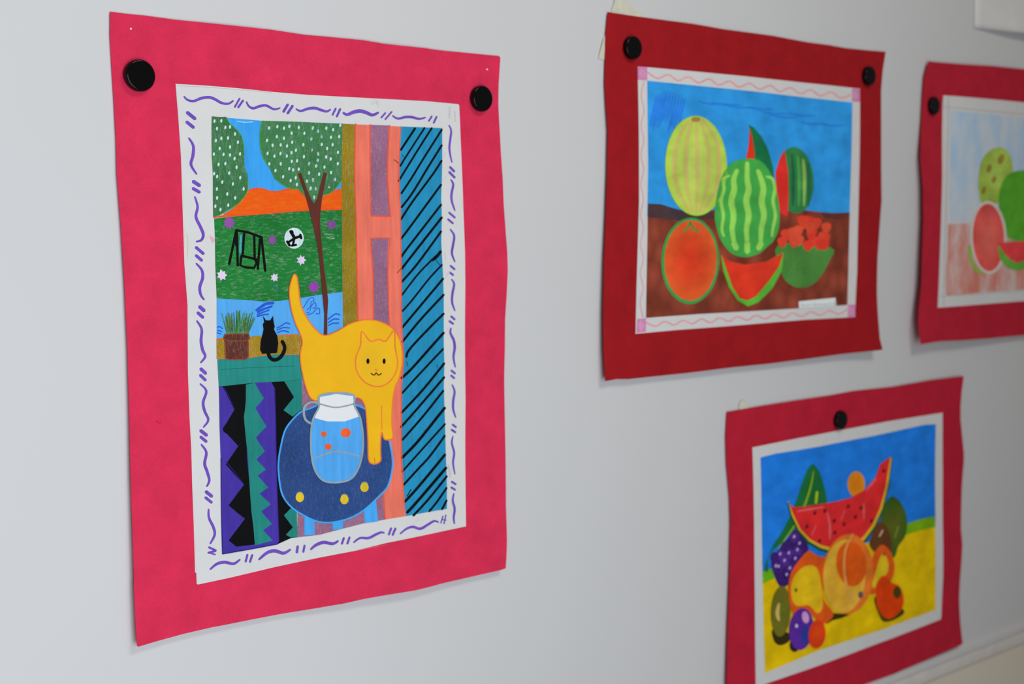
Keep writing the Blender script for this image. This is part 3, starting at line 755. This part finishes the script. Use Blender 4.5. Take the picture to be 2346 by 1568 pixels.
p = Part(s2, 'drawing_paper', art2, 4); p.fill(sh2, (205, 204, 204), PAPERM); paper2 = p.done(0.00012)
def sub2(name, layer=0): return Part(s2, name, paper2, 6 + layer)
pic2top = J([(160, 168), (580, 210), (1100, 262), (1500, 310), (1915, 355), (1905, 900), (1892, 1300)])
g = sub2('painted_sky'); g.fill(pic2top + J([(1400, 1400), (700, 1380), (160, 1330), (168, 900), (163, 500)]), (44, 140, 208), 'watercolour')
rs2 = random.Random(3)
for i in range(11):                                   # slanting blue marker strokes in the corner
    x = 1505 + i * 6.5; y = 205 + abs(i - 4) * 3
    g.stroke([(x, y), (x - 9, y + 40), (x - 16 - i * 0.6, y + 78 + rs2.uniform(-10, 18))], 6, (40, 118, 208), 'watercolour', up=1, taper=0.7)
for i in range(9):
    x = 1600 + i * 34 + rs2.uniform(-10, 10); y = 222 + i * 6.5 + rs2.uniform(-9, 14)
    g.stroke([(x, y), (x + 30, y + 6), (x + 66, y + 6)], 5, (36, 118, 198), 'watercolour', up=1, taper=0.8)
g.done()
g = sub2('painted_ground', 2)
g.fill(K([(165, 25), (280, 30), (370, 60), (480, 90), (700, 80), (1280, 90), (1500, 80), (1650, 100), (1750, 106), (1892, 100), (1880, 600), (1872, 892), (1400, 925), (600, 970), (150, 1003),
          (155, 700), (163, 300)]), (128, 58, 42), 'earth_wash')
g.fill(K([(165, 25), (280, 30), (370, 60), (480, 90), (700, 80), (740, 150), (600, 165), (420, 170), (250, 150), (165, 140)]), (72, 48, 48), 'watercolour', up=1, centre_rgb=(62, 50, 56))
g.fill(K([(1640, 98), (1750, 106), (1892, 100), (1890, 140), (1800, 160), (1680, 150)]), (92, 46, 44), 'watercolour', up=1)
g.done()
g = sub2('inked_border')
pk = (224, 150, 152)
def wav(a, b, nn, amp, w=2.6):
    pts = []
    for i in range(nn * 2 + 1):
        t = i / (nn * 2); sgn = 1 if i % 2 else -1
        dx, dy = b[0] - a[0], b[1] - a[1]; L = math.hypot(dx, dy)
        pts.append((a[0] + dx * t - dy / L * amp * sgn, a[1] + dy * t + dx / L * amp * sgn))
    g.stroke(pts, w, pk, 'marker', up=0, n=6)
wav(J([(165, 118)])[0], J([(1905, 305)])[0], 10, 5.6, 3.2); wav(K([(155, 1062)])[0], K([(1872, 948)])[0], 11, 4.6, 3.2)
wav(J([(122, 170)])[0], K([(112, 1000)])[0], 8, 3.4, 2.0)
pk = (205, 190, 190); wav(J([(1948, 355)])[0], K([(1912, 885)])[0], 8, 2.6, 1.8)
for q_ in (J([(80, 45), (160, 52), (160, 165), (80, 160)]), J([(1915, 235), (1980, 240), (1980, 350), (1915, 346)]), K([(75, 1012), (150, 1008), (148, 1122), (68, 1132)]),
           K([(1880, 892), (1943, 887), (1935, 994), (1873, 997)])):
    g.fill(q_, (186, 120, 158), 'marker', up=1)
    cx = sum(a for a, _ in q_) / 4; cy = sum(b for _, b in q_) / 4
    g.stroke([(cx + (1.2 + i * 0.5) * math.cos(i * 0.9), cy + (1.6 + i * 0.7) * math.sin(i * 0.9)) for i in range(13)], 0.9, (225, 180, 205), 'flat', up=2)
g.done(label='pink wavy border with lilac corner squares')
g = sub2('painted_gourd', 5)
g.fill(J(ellipse(578, 897, 262, 425, 40, -0.02)), (164, 194, 70), 'watercolour', centre_rgb=(172, 190, 88))
for k in (-165, -80, 10, 95, 175):
    g.stroke(J([(578 + k * 0.35, 500), (578 + k * 1.0, 700), (578 + k * 1.12, 900), (578 + k * 0.95, 1100), (578 + k * 0.3, 1290)]), 11, (182, 170, 92), 'watercolour', up=1, taper=0.5)
g.fill(J(ellipse(575, 500, 40, 22, 14)), (150, 120, 50), 'watercolour', up=2)
g.stroke(J(ellipse(578, 897, 262, 425, 24, -0.02)), 1.6, (150, 180, 60), up=2, closed=True)
g.done(label='pale yellow-green ribbed gourd')
g = sub2('painted_pepper', 3)
g.fill(J([(1030, 545), (1075, 570), (1140, 650), (1195, 760), (1235, 900), (1245, 1000), (1050, 1000), (1065, 800), (1055, 700)]), (24, 104, 64), 'watercolour')
g.fill(J([(1035, 570), (1060, 660), (1075, 760), (1080, 860), (1000, 860), (1022, 750), (1032, 660)]), (222, 52, 30), 'watercolour', up=1)
g.done(label='green leaf and red pepper tip')
g = sub2('painted_cucumber', 4)
g.fill(J(ellipse(1425, 1020, 160, 285, 36, -0.06)), (46, 116, 64), 'watercolour')
g.fill(J([(1335, 760), (1295, 830), (1255, 960), (1270, 1150), (1300, 1300), (1360, 1330), (1370, 1150), (1365, 950)]), (204, 44, 38), 'watercolour', up=1)
for x, c_ in ((1410, (30, 92, 62)), (1460, (70, 148, 72)), (1505, (130, 168, 76)), (1545, (34, 96, 66))):
    g.stroke(J([(x - 12, 790 + abs(x - 1420) * 0.6), (x, 1000), (x - 4, 1240)]), 8, c_, 'watercolour', up=1, taper=0.6)
g.done(label='tall dark green fruit with a red side')
g = sub2('painted_melon', 7)
g.fill(J([(1040, 835), (1120, 850), (1185, 910), (1235, 1010), (1275, 1150), (1292, 1300), (1285, 1430), (1240, 1540)]) + K([(1200, 380), (1120, 450), (1000, 484), (880, 450), (790, 340), (745, 200)]) +
       J([(738, 1300), (760, 1120), (800, 990), (860, 890), (940, 845)]), (62, 152, 66), 'watercolour', smooth=True, n=4)
for x, bend in ((900, -26), (1015, 0), (1135, 22), (812, -26), (1232, 24)):
    edge = abs(x - 1015) > 150
    pts = [(1015 + (x - 1015) * 0.75, 870 + abs(x - 1015) * 0.55), (x, 1010), (x + bend * .3 + 12, 1100), (x + bend * .5 - 8, 1200), (x + bend * .5 + 12, 1320), (x + bend * .3 - 6, 1440),
           (x - bend * .2, 1560 if not edge else 1500)]
    g.stroke(J(pts), 14 if not edge else 8, (138, 196, 84), 'watercolour', up=1, taper=0.35)
    if not edge: g.stroke(K([(x, 360), (x + (1015 - x) * 0.2, 440 - abs(x - 1015) * 0.25)]), 13, (138, 196, 84), 'watercolour', up=1)
g.done(label='round green striped melon')
g = sub2('painted_tomato', 7)
g.fill(K(ellipse(528, 515, 248, 370, 40, 0.03)), (48, 142, 70), 'watercolour')
g.fill(K(ellipse(530, 512, 225, 345, 40, 0.03)), (240, 104, 48), 'watercolour', up=1, centre_rgb=(228, 62, 36), power=1.6)
g.stroke(K([(530, 185), (500, 240), (470, 260)]), 5, (60, 130, 60), up=2); g.stroke(K([(530, 185), (560, 245), (600, 262)]), 5, (60, 130, 60), up=2)
g.done(label='large orange-red fruit with a green rim')
g = sub2('painted_slice', 9)
g.fill(K([(790, 465), (810, 600), (860, 740), (930, 850), (1020, 905), (1110, 870), (1230, 750), (1310, 600), (1328, 440), (1180, 520), (1000, 548), (860, 515)]), (82, 168, 52), 'watercolour')
g.fill(K([(798, 470), (840, 600), (890, 740), (950, 835), (1020, 855), (1090, 820), (1200, 690), (1290, 560), (1325, 445), (1180, 520), (1000, 548), (860, 515)]), (222, 58, 36), 'watercolour', up=1)
g.done(label='red slice with green rind')
g = sub2('painted_berry_bowl', 6)
g.fill(K([(1280, 375), (1730, 400), (1715, 520), (1650, 640), (1570, 720), (1460, 745), (1370, 710), (1310, 620)]), (68, 124, 52), 'pencil_fine', smooth=True, n=4)
rb = random.Random(6)
for i in range(26):
    t = rb.random(); x = 1310 + 390 * t; y = rb.uniform(140 + 190 * abs(t - .5) ** 1.1, 390)
    g.fill(K([(x - 42, y - 25), (x, y - 45), (x + 42, y - 25), (x + 34, y + 20), (x, y + 52), (x - 34, y + 20)]), rb.choice([(224, 70, 48), (232, 84, 58), (210, 56, 42)]), 'watercolour', up=1 + i * 0.12, smooth=True, n=3)
g.done(label='green bowl of red berries')
g = sub2('signature_patch', 8)
g.fill(K([(1455, 862), (1620, 845), (1770, 830), (1775, 900), (1458, 920)]), (200, 204, 204), 'flat')
x = 1478
rp = random.Random(1)
for wlen in (7, 12, 3):
    pts = []
    for i in range(wlen):
        y = 897 - (x - 1478) * 0.045
        pts += [(x, y + 10), (x + 6, y - (22 if i == 0 else rp.choice([6, 10, 8])))]
        x += 13
    g.stroke(K(pts), 1.3, (120, 122, 124), 'flat', up=1, smooth=False); x += 14
g.done(label='white patch with a pencilled signature')

# ------------------------------------------------------------------ drawing 3: pale pastel fruit, cut by the right edge of the photo
L_ = lambda p: Z(2080, 120, 4.613, p)
M_ = lambda p: Z(2080, 430, 4.019, p)
def lift3(s, t):
    return (0.0012 + 0.0070 * math.exp(-(s / 0.22) ** 2) * (0.5 + 0.5 * t) + 0.005 * t ** 3 + 0.0008 * (1 - math.cos(2 * math.pi * s * 2)) * 0.5)
s3 = Sheet([(2129, 140), (2600, 182), (2600, 745), (2106, 790)], lift3, [(2140, 242)], 0.40)
CARD3 = card_mat('crimson_card', (130, 20, 34), 0.41)
art3 = empty('mounted_drawing', None, 'pale pastel fruit drawing on crimson card, partly outside the photo at right', 'drawing')
m3 = (L_([(218, 95), (400, 112), (600, 128), (900, 145), (1227, 178)]) + [(2480, 172), (2600, 182), (2596, 460), (2600, 745), (2470, 758)] + M_([(1069, 1360), (750, 1390), (500, 1408), (300, 1415), (118, 1445),
      (95, 1250), (100, 1120), (125, 900), (130, 700), (143, 300), (138, 0)]) + L_([(130, 1100), (145, 700), (155, 450), (175, 250)]))
p = Part(s3, 'card_mount', art3, 0); p.fill(m3, (134, 22, 38), CARD3); p.done(0.0003)
p = Part(s3, 'drawing_paper', art3, 4)
p.fill(L_([(375, 455), (700, 480), (1000, 507), (1227, 530)]) + [(2550, 253), (2552, 674), (2430, 684)] + M_([(1069, 1045), (650, 1078), (275, 1107), (285, 900), (300, 500), (315, 0)]) + L_([(362, 1100), (366, 700)]),
       (170, 170, 166), PAPERM); paper3 = p.done(0.00012)
def sub3(name, layer=0): return Part(s3, name, paper3, 6 + layer)
g = sub3('painted_sky')
g.fill(L_([(455, 620), (700, 640), (1227, 690)]) + [(2520, 285), (2522, 520)] + M_([(600, 320), (400, 310)]) + L_([(440, 1500), (450, 1000)]), (122, 142, 160), 'pastel', smooth=False); g.done()
g = sub3('painted_ground')
g.fill(M_([(370, 335), (600, 325)]) + [(2520, 518), (2522, 655)] + M_([(1069, 940), (700, 965), (355, 1000), (345, 850), (365, 600)]), (150, 88, 76), 'pastel'); g.done()
g = sub3('pencil_frame')
for st in (L_([(375, 575), (620, 598), (1227, 655)]) + [(2545, 280)], M_([(290, 1003), (600, 985), (1069, 950)]) + [(2545, 655)], L_([(430, 470), (425, 900), (410, 1500)]) + M_([(345, 500), (330, 1090)])):
    g.stroke(st, 1.6, (136, 132, 126), 'flat', up=2, smooth=False)
g.done(label='pencilled frame lines')
g = sub3('painted_pear', 3)
g.fill(L_([(950, 1005), (1030, 1025), (1090, 1110), (1110, 1250), (1120, 1420), (1060, 1568), (800, 1600), (750, 1480), (745, 1330), (775, 1160), (850, 1050)]), (116, 136, 48), 'watercolour', smooth=True, centre_rgb=(124, 146, 64))
for x, y, r in ((985, 1130, 32), (860, 1230, 26), (910, 1345, 22), (800, 1460, 24)): g.fill(L_(ellipse(x, y, r, r * 1.8, 16, 0.3)), (110, 92, 36), 'watercolour', up=1)
g.done(label='yellow-green pear with brown spots')
g = sub3('painted_apple', 4)
g.fill([(2346, 390), (2400, 395), (2450, 425), (2470, 480), (2450, 530), (2390, 552), (2346, 553), (2310, 545), (2294, 515), (2288, 470), (2292, 430), (2310, 400)], (56, 116, 32), 'watercolour', smooth=True, centre_rgb=(66, 124, 28))
g.done(label='big green apple')
g = sub3('painted_peach', 6)
g.fill(M_(ellipse(742, 460, 168, 336, 36, -0.03)), (156, 150, 144), 'flat')
g.stroke(M_([(570, 540), (580, 650), (620, 745), (680, 785)]), 7, (100, 136, 40), up=1)
g.fill(M_(ellipse(742, 460, 145, 312, 36, -0.03)), (182, 66, 62), 'watercolour', up=2, centre_rgb=(178, 84, 72)); g.done(label='tall pink-red fruit')
g = sub3('painted_slice', 9)
g.fill(M_([(825, 540), (850, 660), (920, 740), (1010, 768)]) + [(2360, 612), (2385, 590), (2392, 560), (2346, 550)] + M_([(900, 500)]), (72, 124, 42), 'watercolour')
g.fill(M_([(828, 510), (880, 600), (950, 670), (1010, 695)]) + [(2350, 596), (2372, 580), (2385, 552)] + M_([(1069, 492)]), (176, 50, 54), 'watercolour', up=1); g.done(label='red slice with green rind')

# ------------------------------------------------------------------ drawing 4: bright fruit on yellow ground
N_ = lambda p: Z(1650, 860, 3.921, p)
O_ = lambda p: Z(1650, 1200, 4.045, p)
def lift4(s, t):
    return (0.0010 + 0.0035 * t ** 3 + 0.0014 * math.exp(-((s - 1) / 0.15) ** 2) * (1 + math.sin(2 * math.pi * (t * 1.9 + 0.1)))
            + 0.0016 * math.exp(-(s / 0.12) ** 2) * t + 0.0008 * (1 - math.cos(2 * math.pi * s * 1.8)) * 0.5)
s4 = Sheet([(1666, 943), (2206, 862), (2202, 1478), (1664, 1690)], lift4, [(1927, 963)], 0.50)
CARD4 = card_mat('rose_red_card', (148, 22, 40), 0.52)
art4 = empty('mounted_drawing', None, 'fruit drawing with blue and yellow background on rose red card, lower right', 'drawing')
m4 = (N_([(62, 328), (80, 328), (400, 272), (700, 225), (1000, 180), (1200, 142), (1550, 105), (1900, 45), (2188, 8), (2170, 150), (2160, 280), (2160, 400), (2190, 700), (2190, 780), (2172, 1000), (2165, 1250)]) +
      O_([(2232, 50), (2245, 200), (2222, 550), (2216, 700), (2225, 900), (2247, 1112), (2232, 1126), (1950, 1250), (1600, 1398), (1350, 1488)]) + [(1880, 1612), (1760, 1660), (1664, 1694), (1664, 1640)] +
      O_([(60, 1488), (70, 1000), (85, 500), (95, 0)]) + N_([(85, 1100), (57, 800), (50, 550)]))
p = Part(s4, 'card_mount', art4, 0); p.fill(m4, (156, 26, 44), CARD4); p.done(0.0003)
p = Part(s4, 'drawing_paper', art4, 4)
p.fill(N_([(290, 650), (700, 567), (1100, 492), (1500, 417), (1997, 338), (2000, 900)]) + O_([(2062, 0), (2065, 500), (2050, 850), (2045, 888), (1600, 1062), (1200, 1212), (850, 1340), (420, 1488)]) +
       [(1732, 1577)] + O_([(330, 1488), (322, 700), (315, 0)]) + N_([(300, 1000)]), (190, 188, 186), PAPERM); paper4 = p.done(0.00012)
def sub4(name, layer=0): return Part(s4, name, paper4, 6 + layer)
g = sub4('painted_sky')
g.fill(N_([(362, 740), (500, 705), (900, 640), (1400, 542), (1830, 447), (1937, 440), (1935, 1300)]) + [(2143, 1195), (1747, 1325)] + N_([(368, 1000)]), (24, 100, 182), 'watercolour'); g.done()
g = sub4('painted_ground')
g.fill([(1747, 1322), (1850, 1290), (2000, 1240), (2070, 1205)] + N_([(1930, 1300)]) + O_([(1997, 200), (1997, 800), (1500, 985), (900, 1182), (415, 1388), (400, 800)]), (190, 158, 4), 'watercolour', up=1)
g.fill([(1747, 1310), (1780, 1300), (1790, 1318), (1748, 1338)], (88, 146, 20), 'watercolour', up=2)
g.fill(N_([(1640, 1350), (1780, 1300), (1930, 1265), (1932, 1365), (1800, 1395), (1660, 1440)]), (84, 136, 18), 'watercolour', up=2, centre_rgb=(110, 150, 10))
g.done()
g = sub4('painted_leaf', 4)
g.fill(N_([(830, 800), (880, 850), (920, 950), (960, 1130), (900, 1200), (760, 1280), (660, 1400), (560, 1500), (440, 1620), (430, 1760), (400, 1740), (460, 1560), (560, 1400), (640, 1240), (700, 1080), (770, 880)]), (22, 88, 42), 'watercolour', smooth=True, n=3)
g.stroke(N_([(840, 860), (800, 1050), (700, 1300), (520, 1560)]), 4, (120, 150, 20), up=1, taper=.7)
g.stroke(N_([(870, 1050), (860, 1150)]), 14, (150, 170, 14), 'watercolour', up=1, taper=.6); g.done(label='long dark green leaf')
g = sub4('painted_lemon', 4); g.fill(N_(ellipse(1222, 980, 78, 115, 24)), (216, 140, 20), 'watercolour', centre_rgb=(222, 116, 22)); g.done(label='small orange-yellow fruit')
g = sub4('painted_avocado', 5)
g.fill(N_([(1540, 1090), (1610, 1130), (1660, 1220), (1680, 1330), (1660, 1450), (1600, 1540), (1560, 1640), (1450, 1640), (1400, 1500), (1440, 1300), (1480, 1160)]), (30, 72, 20), 'watercolour', smooth=True, centre_rgb=(84, 88, 24))
g.fill(N_([(1420, 1330), (1480, 1340), (1530, 1450), (1540, 1580), (1440, 1620), (1340, 1520)]), (84, 50, 24), 'watercolour', up=1, smooth=True)
g.stroke(N_([(1460, 1395), (1430, 1450)]), 8, (196, 160, 140), up=2, taper=.6); g.stroke(N_([(1600, 1360), (1570, 1460)]), 4, (124, 140, 70), up=2, taper=.6)
g.done(label='dark green and brown fruits')
g = sub4('painted_grapes', 6)
g.fill(O_([(690, 60), (760, 110), (820, 230), (760, 330), (700, 460), (640, 560), (560, 590), (500, 480), (475, 350), (560, 220), (640, 120)]), (46, 24, 84), 'watercolour', smooth=True)
rg = random.Random(5)
for x, y in ((690, 130), (605, 215), (640, 280), (720, 250), (505, 315), (545, 405), (650, 420), (580, 505), (700, 330), (600, 350), (560, 290), (740, 190), (620, 480), (520, 400)):
    g.fill(O_(ellipse(x, y, 42, 52, 14)), rg.choice([(58, 30, 104), (48, 26, 92), (66, 34, 112)]), 'watercolour', up=1)
    if rg.random() < .75: g.fill(O_(ellipse(x - 4, y - 8, 10, 16, 8, .3)), (170, 150, 196), 'flat', up=2)
g.done(label='dark purple grapes')
g = sub4('painted_melon_slice', 9)
out = N_([(600, 1110), (625, 1250), (690, 1400), (780, 1510), (900, 1580), (1010, 1608), (1150, 1590), (1310, 1500), (1400, 1370), (1470, 1200), (1520, 1000), (1548, 740), (1530, 735)])
inn = N_([(1525, 738), (1440, 800), (1395, 920), (1300, 1030), (1180, 1100), (1050, 1135), (900, 1160), (760, 1180), (660, 1190), (605, 1140)])
g.fill(out + inn, (20, 66, 44), 'watercolour')
g.fill(N_([(612, 1130), (640, 1250), (705, 1390), (795, 1490), (905, 1555), (1010, 1580), (1140, 1565), (1295, 1480), (1385, 1360), (1455, 1200), (1505, 1000), (1540, 745)]) + inn, (196, 160, 30), 'watercolour', up=1)
g.fill(N_([(618, 1150), (660, 1260), (725, 1390), (815, 1480), (910, 1530), (1010, 1552), (1130, 1540), (1280, 1460), (1365, 1350), (1435, 1200), (1488, 1000), (1528, 745)]) + inn, (182, 34, 36), 'watercolour', up=2)
for x, y in ((1150, 1180), (1265, 1195), (1025, 1310), (1112, 1340), (1215, 1275), (1030, 1415), (893, 1490), (850, 1240), (1360, 1310), (1470, 860), (780, 1360), (940, 1220)):
    g.fill(N_(ellipse(x, y, 13, 20, 10, .4)), (72, 14, 24), 'flat', up=3)
for st in ([(690, 1225), (800, 1205), (930, 1185)], [(960, 1230), (985, 1350), (985, 1480)], [(1290, 1150), (1290, 1300)], [(1120, 1220), (1085, 1300)], [(860, 1350), (820, 1440)], [(1310, 1040), (1400, 930)]):
    g.stroke(N_(st), 4, (214, 100, 104), 'watercolour', up=3, taper=.6)
g.done(label='big red melon slice with dark seeds')
g = sub4('painted_mango', 13)
g.fill(O_([(820, 255), (900, 300), (980, 330), (960, 500), (960, 700), (1050, 830), (1000, 910), (930, 930), (860, 860), (760, 800), (690, 860), (650, 760), (630, 600), (660, 450), (740, 330)]), (222, 88, 24), 'watercolour', smooth=True)
g.fill(O_([(780, 400), (880, 400), (930, 520), (950, 760), (900, 830), (820, 760), (700, 760), (655, 640), (680, 500)]), (218, 176, 26), 'watercolour', up=1, smooth=True, centre_rgb=(222, 184, 20))
g.fill(O_(ellipse(703, 618, 12, 20, 10)), (60, 60, 20), 'flat', up=2); g.done(label='orange and yellow mango')
g = sub4('painted_peach', 16)
g.fill(O_(ellipse(1185, 470, 235, 372, 40, 0.05)), (206, 106, 34), 'watercolour')
g.fill(O_(ellipse(1150, 490, 195, 340, 40, 0.05)), (206, 160, 50), 'watercolour', up=1, centre_rgb=(204, 150, 36))
g.fill(O_(ellipse(1215, 375, 140, 210, 32, -0.1)), (206, 84, 16), 'watercolour', up=2, centre_rgb=(186, 72, 14))
g.stroke(O_([(1230, 95), (1160, 250), (1150, 450), (1190, 640), (1250, 760)]), 5, (222, 160, 90), 'watercolour', up=3, taper=.5)
g.fill(O_(ellipse(1302, 662, 24, 34, 12)), (84, 70, 70), 'flat', up=3); g.done(label='large orange-yellow peach')
g = sub4('painted_pear', 12)
g.fill(O_([(1500, 200), (1570, 250), (1612, 360), (1610, 470), (1560, 560), (1480, 620), (1400, 660), (1370, 560), (1400, 400), (1430, 270)]), (224, 90, 26), 'watercolour', smooth=True)
g.fill(O_([(1520, 280), (1560, 380), (1540, 470), (1470, 520), (1430, 600), (1410, 560), (1450, 420), (1480, 320)]), (202, 170, 26), 'watercolour', up=1, smooth=True)
g.fill(O_(ellipse(1520, 285, 12, 14, 10)), (70, 60, 30), 'flat', up=2); g.done(label='orange and yellow pear')
g = sub4('painted_tomato', 15)
g.fill(O_([(1440, 680), (1700, 800), (1640, 880), (1530, 912), (1480, 860)]), (50, 50, 10), 'watercolour', smooth=True)
g.fill(O_([(1520, 485), (1590, 550), (1660, 580), (1700, 680), (1690, 780), (1620, 860), (1550, 885), (1490, 840), (1450, 740), (1450, 600), (1470, 520)]), (212, 62, 10), 'watercolour', up=1, smooth=True)
g.fill(O_(ellipse(1640, 640, 38, 58, 16)), (58, 52, 10), 'watercolour', up=2); g.done(label='orange-red tomato')
g = sub4('painted_fig', 8)
g.fill(O_([(490, 980), (640, 1020), (640, 1090), (560, 1130), (500, 1090)]), (40, 36, 12), 'watercolour', smooth=True)
g.fill(O_(ellipse(562, 815, 92, 235, 30, 0.05)), (92, 84, 24), 'watercolour', up=1, centre_rgb=(84, 92, 24))
g.stroke(O_([(545, 740), (530, 830), (545, 900)]), 9, (176, 150, 80), 'watercolour', up=2, taper=.6); g.done(label='olive green fig')
g = sub4('painted_plum', 18)
g.fill(O_(ellipse(690, 1130, 45, 62, 16)), (36, 26, 24), 'flat')
g.fill(O_(ellipse(752, 980, 112, 195, 30, 0.1)), (74, 32, 124), 'watercolour', up=1, centre_rgb=(70, 36, 130))
g.fill(O_(ellipse(785, 1030, 28, 90, 16, .15)), (28, 52, 128), 'watercolour', up=2)
g.fill(O_(ellipse(790, 870, 32, 56, 16, -.2)), (176, 130, 170), 'watercolour', up=2); g.fill(O_(ellipse(708, 950, 13, 18, 10)), (206, 200, 222), 'flat', up=2)
g.done(label='purple plum')
g = sub4('painted_small_plum', 21)
g.fill(O_(ellipse(898, 1028, 80, 132, 28, 0.08)), (218, 58, 20), 'watercolour', centre_rgb=(222, 74, 20)); g.done(label='small orange-red plum')
g = sub4('painted_shadow', 3)
g.fill(O_([(990, 905), (1050, 830), (1210, 845), (1120, 880), (1040, 900), (985, 935)]), (44, 38, 8), 'watercolour'); g.done(label='black painted patch under the fruit')

# ------------------------------------------------------------------ magnets
def magnet_mesh():
    R = 0.0090
    prof = [(0.0, 0.0), (R * 0.93, 0.0), (R * 0.985, 0.0004), (R, 0.0014), (R, 0.0026), (R * 0.985, 0.0034), (R * 0.95, 0.0040), (R * 0.90, 0.0043), (R * 0.85, 0.0043),
            (R * 0.6, 0.0044), (R * 0.3, 0.0044), (0.0, 0.0044)]
    n = 64; v = []; f = []
    rings = []
    for r, y in prof:
        if r == 0: rings.append([len(v)]); v.append((0, -y, 0))
        else:
            rings.append(list(range(len(v), len(v) + n)))
            v += [(r * math.cos(2 * math.pi * i / n), -y, r * math.sin(2 * math.pi * i / n)) for i in range(n)]
    for a, b in zip(rings, rings[1:]):
        for i in range(n):
            j = (i + 1) % n
            if len(a) == 1: f.append([a[0], b[i], b[j]])
            elif len(b) == 1: f.append([a[i], b[0], a[j]])
            else: f.append([a[i], b[i], b[j], a[j]])
    return v, f
mv, mf = magnet_mesh()
mag0 = mesh_obj('magnet', mv, mf, [BLACKM])
import bmesh
bm_ = bmesh.new(); bm_.from_mesh(mag0.data); bmesh.ops.recalc_face_normals(bm_, faces=bm_.faces[:]); bm_.to_mesh(mag0.data); bm_.free()
first = True
for px, py, sh, lb_ in ((320.5, 173, s1, 'round black magnet at the top left corner of the yellow cat drawing'),
                        (1104, 226, s1, 'round black magnet at the top right corner of the yellow cat drawing'),
                        (1450.5, 109.5, s2, 'round black magnet at the top left corner of the dark red card'),
                        (1992, 174, s2, 'round black magnet at the top right corner of the dark red card'),
                        (2140.5, 242.5, s3, 'black magnet on the crimson card at the right edge of the photo'),
                        (1927, 963, s4, 'black magnet at the top middle of the lower rose red card')):
    o = mag0 if first else mag0.copy()
    if not first: col.objects.link(o)
    first = False
    x, z = sh.uv(px, py, 0.0030)
    o.location = (x, -(sh.h(x, z) + 0.0004), z)
    tag(o, lb_, 'magnet', 'round black magnets holding the drawings')

# ------------------------------------------------------------------ folded tape behind two cards, a loose white sheet
def flap(name, pts, hs, mat, label, cat, group=None, thick=0.0002):
    """small piece of paper or tape; pts are photo points, hs how far each stands off the wall"""
    v = []
    for (px, py), h in zip(pts, hs):
        x, z = on_wall(px, py, h); v.append((x, -h, z))
    n = len(v); c = tuple(sum(a[i] for a in v) / n for i in range(3))
    c = (c[0], c[1] - 0.0003, c[2])
    f = [[i, (i + 1) % n, n] for i in range(n)]
    o = mesh_obj(name, v + [c], f, [mat], smooth=False)
    s = o.modifiers.new('thickness', 'SOLIDIFY'); s.thickness = thick; s.offset = 0
    b = o.modifiers.new('soft', 'BEVEL'); b.width = 0.0001
    return tag(o, label, cat, group)
flap('masking_tape', [(1409, -6), (1424, -4), (1448, 14), (1482, 40), (1470, 50), (1412, 42), (1398, 40), (1403, 18)], [0.0009, 0.0012, 0.0006, 0.0004, 0.0004, 0.0004, 0.0004, 0.0008], TAPEM,
     'cream tape sticking out above the top left corner of the dark red card', 'tape')
flap('masking_tape', [(1384, 82), (1396, 82), (1396, 142), (1371, 134), (1374, 120), (1380, 98)], [0.0008, 0.0004, 0.0004, 0.0006, 0.0010, 0.0012], TAPEM,
     'cream tape sticking out left of the dark red card', 'tape')
flap('masking_tape', [(1697, 918), (1704, 916), (1715, 934), (1712, 946), (1696, 948), (1692, 934)], [0.0012, 0.0012, 0.0008, 0.0005, 0.0005, 0.0009], TAPEM,
     'small bit of tape above the top left of the lower rose red card', 'tape')

# white sheet in the top right corner, its lower edge standing off the wall
def loose_sheet():
    nx, nz = 24, 14; v = []; f = []
    x0, zt = on_wall(2236, -130); x1, _ = on_wall(2640, -100)
    _, zb0 = on_wall(2236, 66)
    for j in range(nz + 1):
        for i in range(nx + 1):
            s_ = i / nx; t_ = j / nz
            h = 0.0006 + 0.010 * t_ ** 3 * math.sin(math.pi * min(1, s_ * 1.15 + 0.02)) ** 1.2
            px = 2234 + s_ * 400 - t_ * 2; yt = -135 + s_ * 14; yb = 64 + s_ * 36 * 1.15
            py = yt + (yb - yt) * t_
            x, z = on_wall(px, py, h); v.append((x, -h, z))
    for j in range(nz):
        for i in range(nx):
            a = j * (nx + 1) + i; f.append([a, a + nx + 1, a + nx + 2, a + 1])
    o = mesh_obj('paper_sheet', v, f, [NOTEM])
    s = o.modifiers.new('thickness', 'SOLIDIFY'); s.thickness = 0.0002; s.offset = 0
    tag(o, 'blank white sheet on the wall in the top right corner of the photo', 'paper')
loose_sheet()

# each mounted drawing hangs from an empty at the middle of its foot
for art, sh in ((art1, s1), (art2, s2), (art3, s3), (art4, s4)):
    base = Vector(((sh.x0 + sh.x1) / 2, 0.0, sh.z0))
    art.location = base
    for ch in art.children: ch.matrix_parent_inverse = Matrix.Translation(-base)
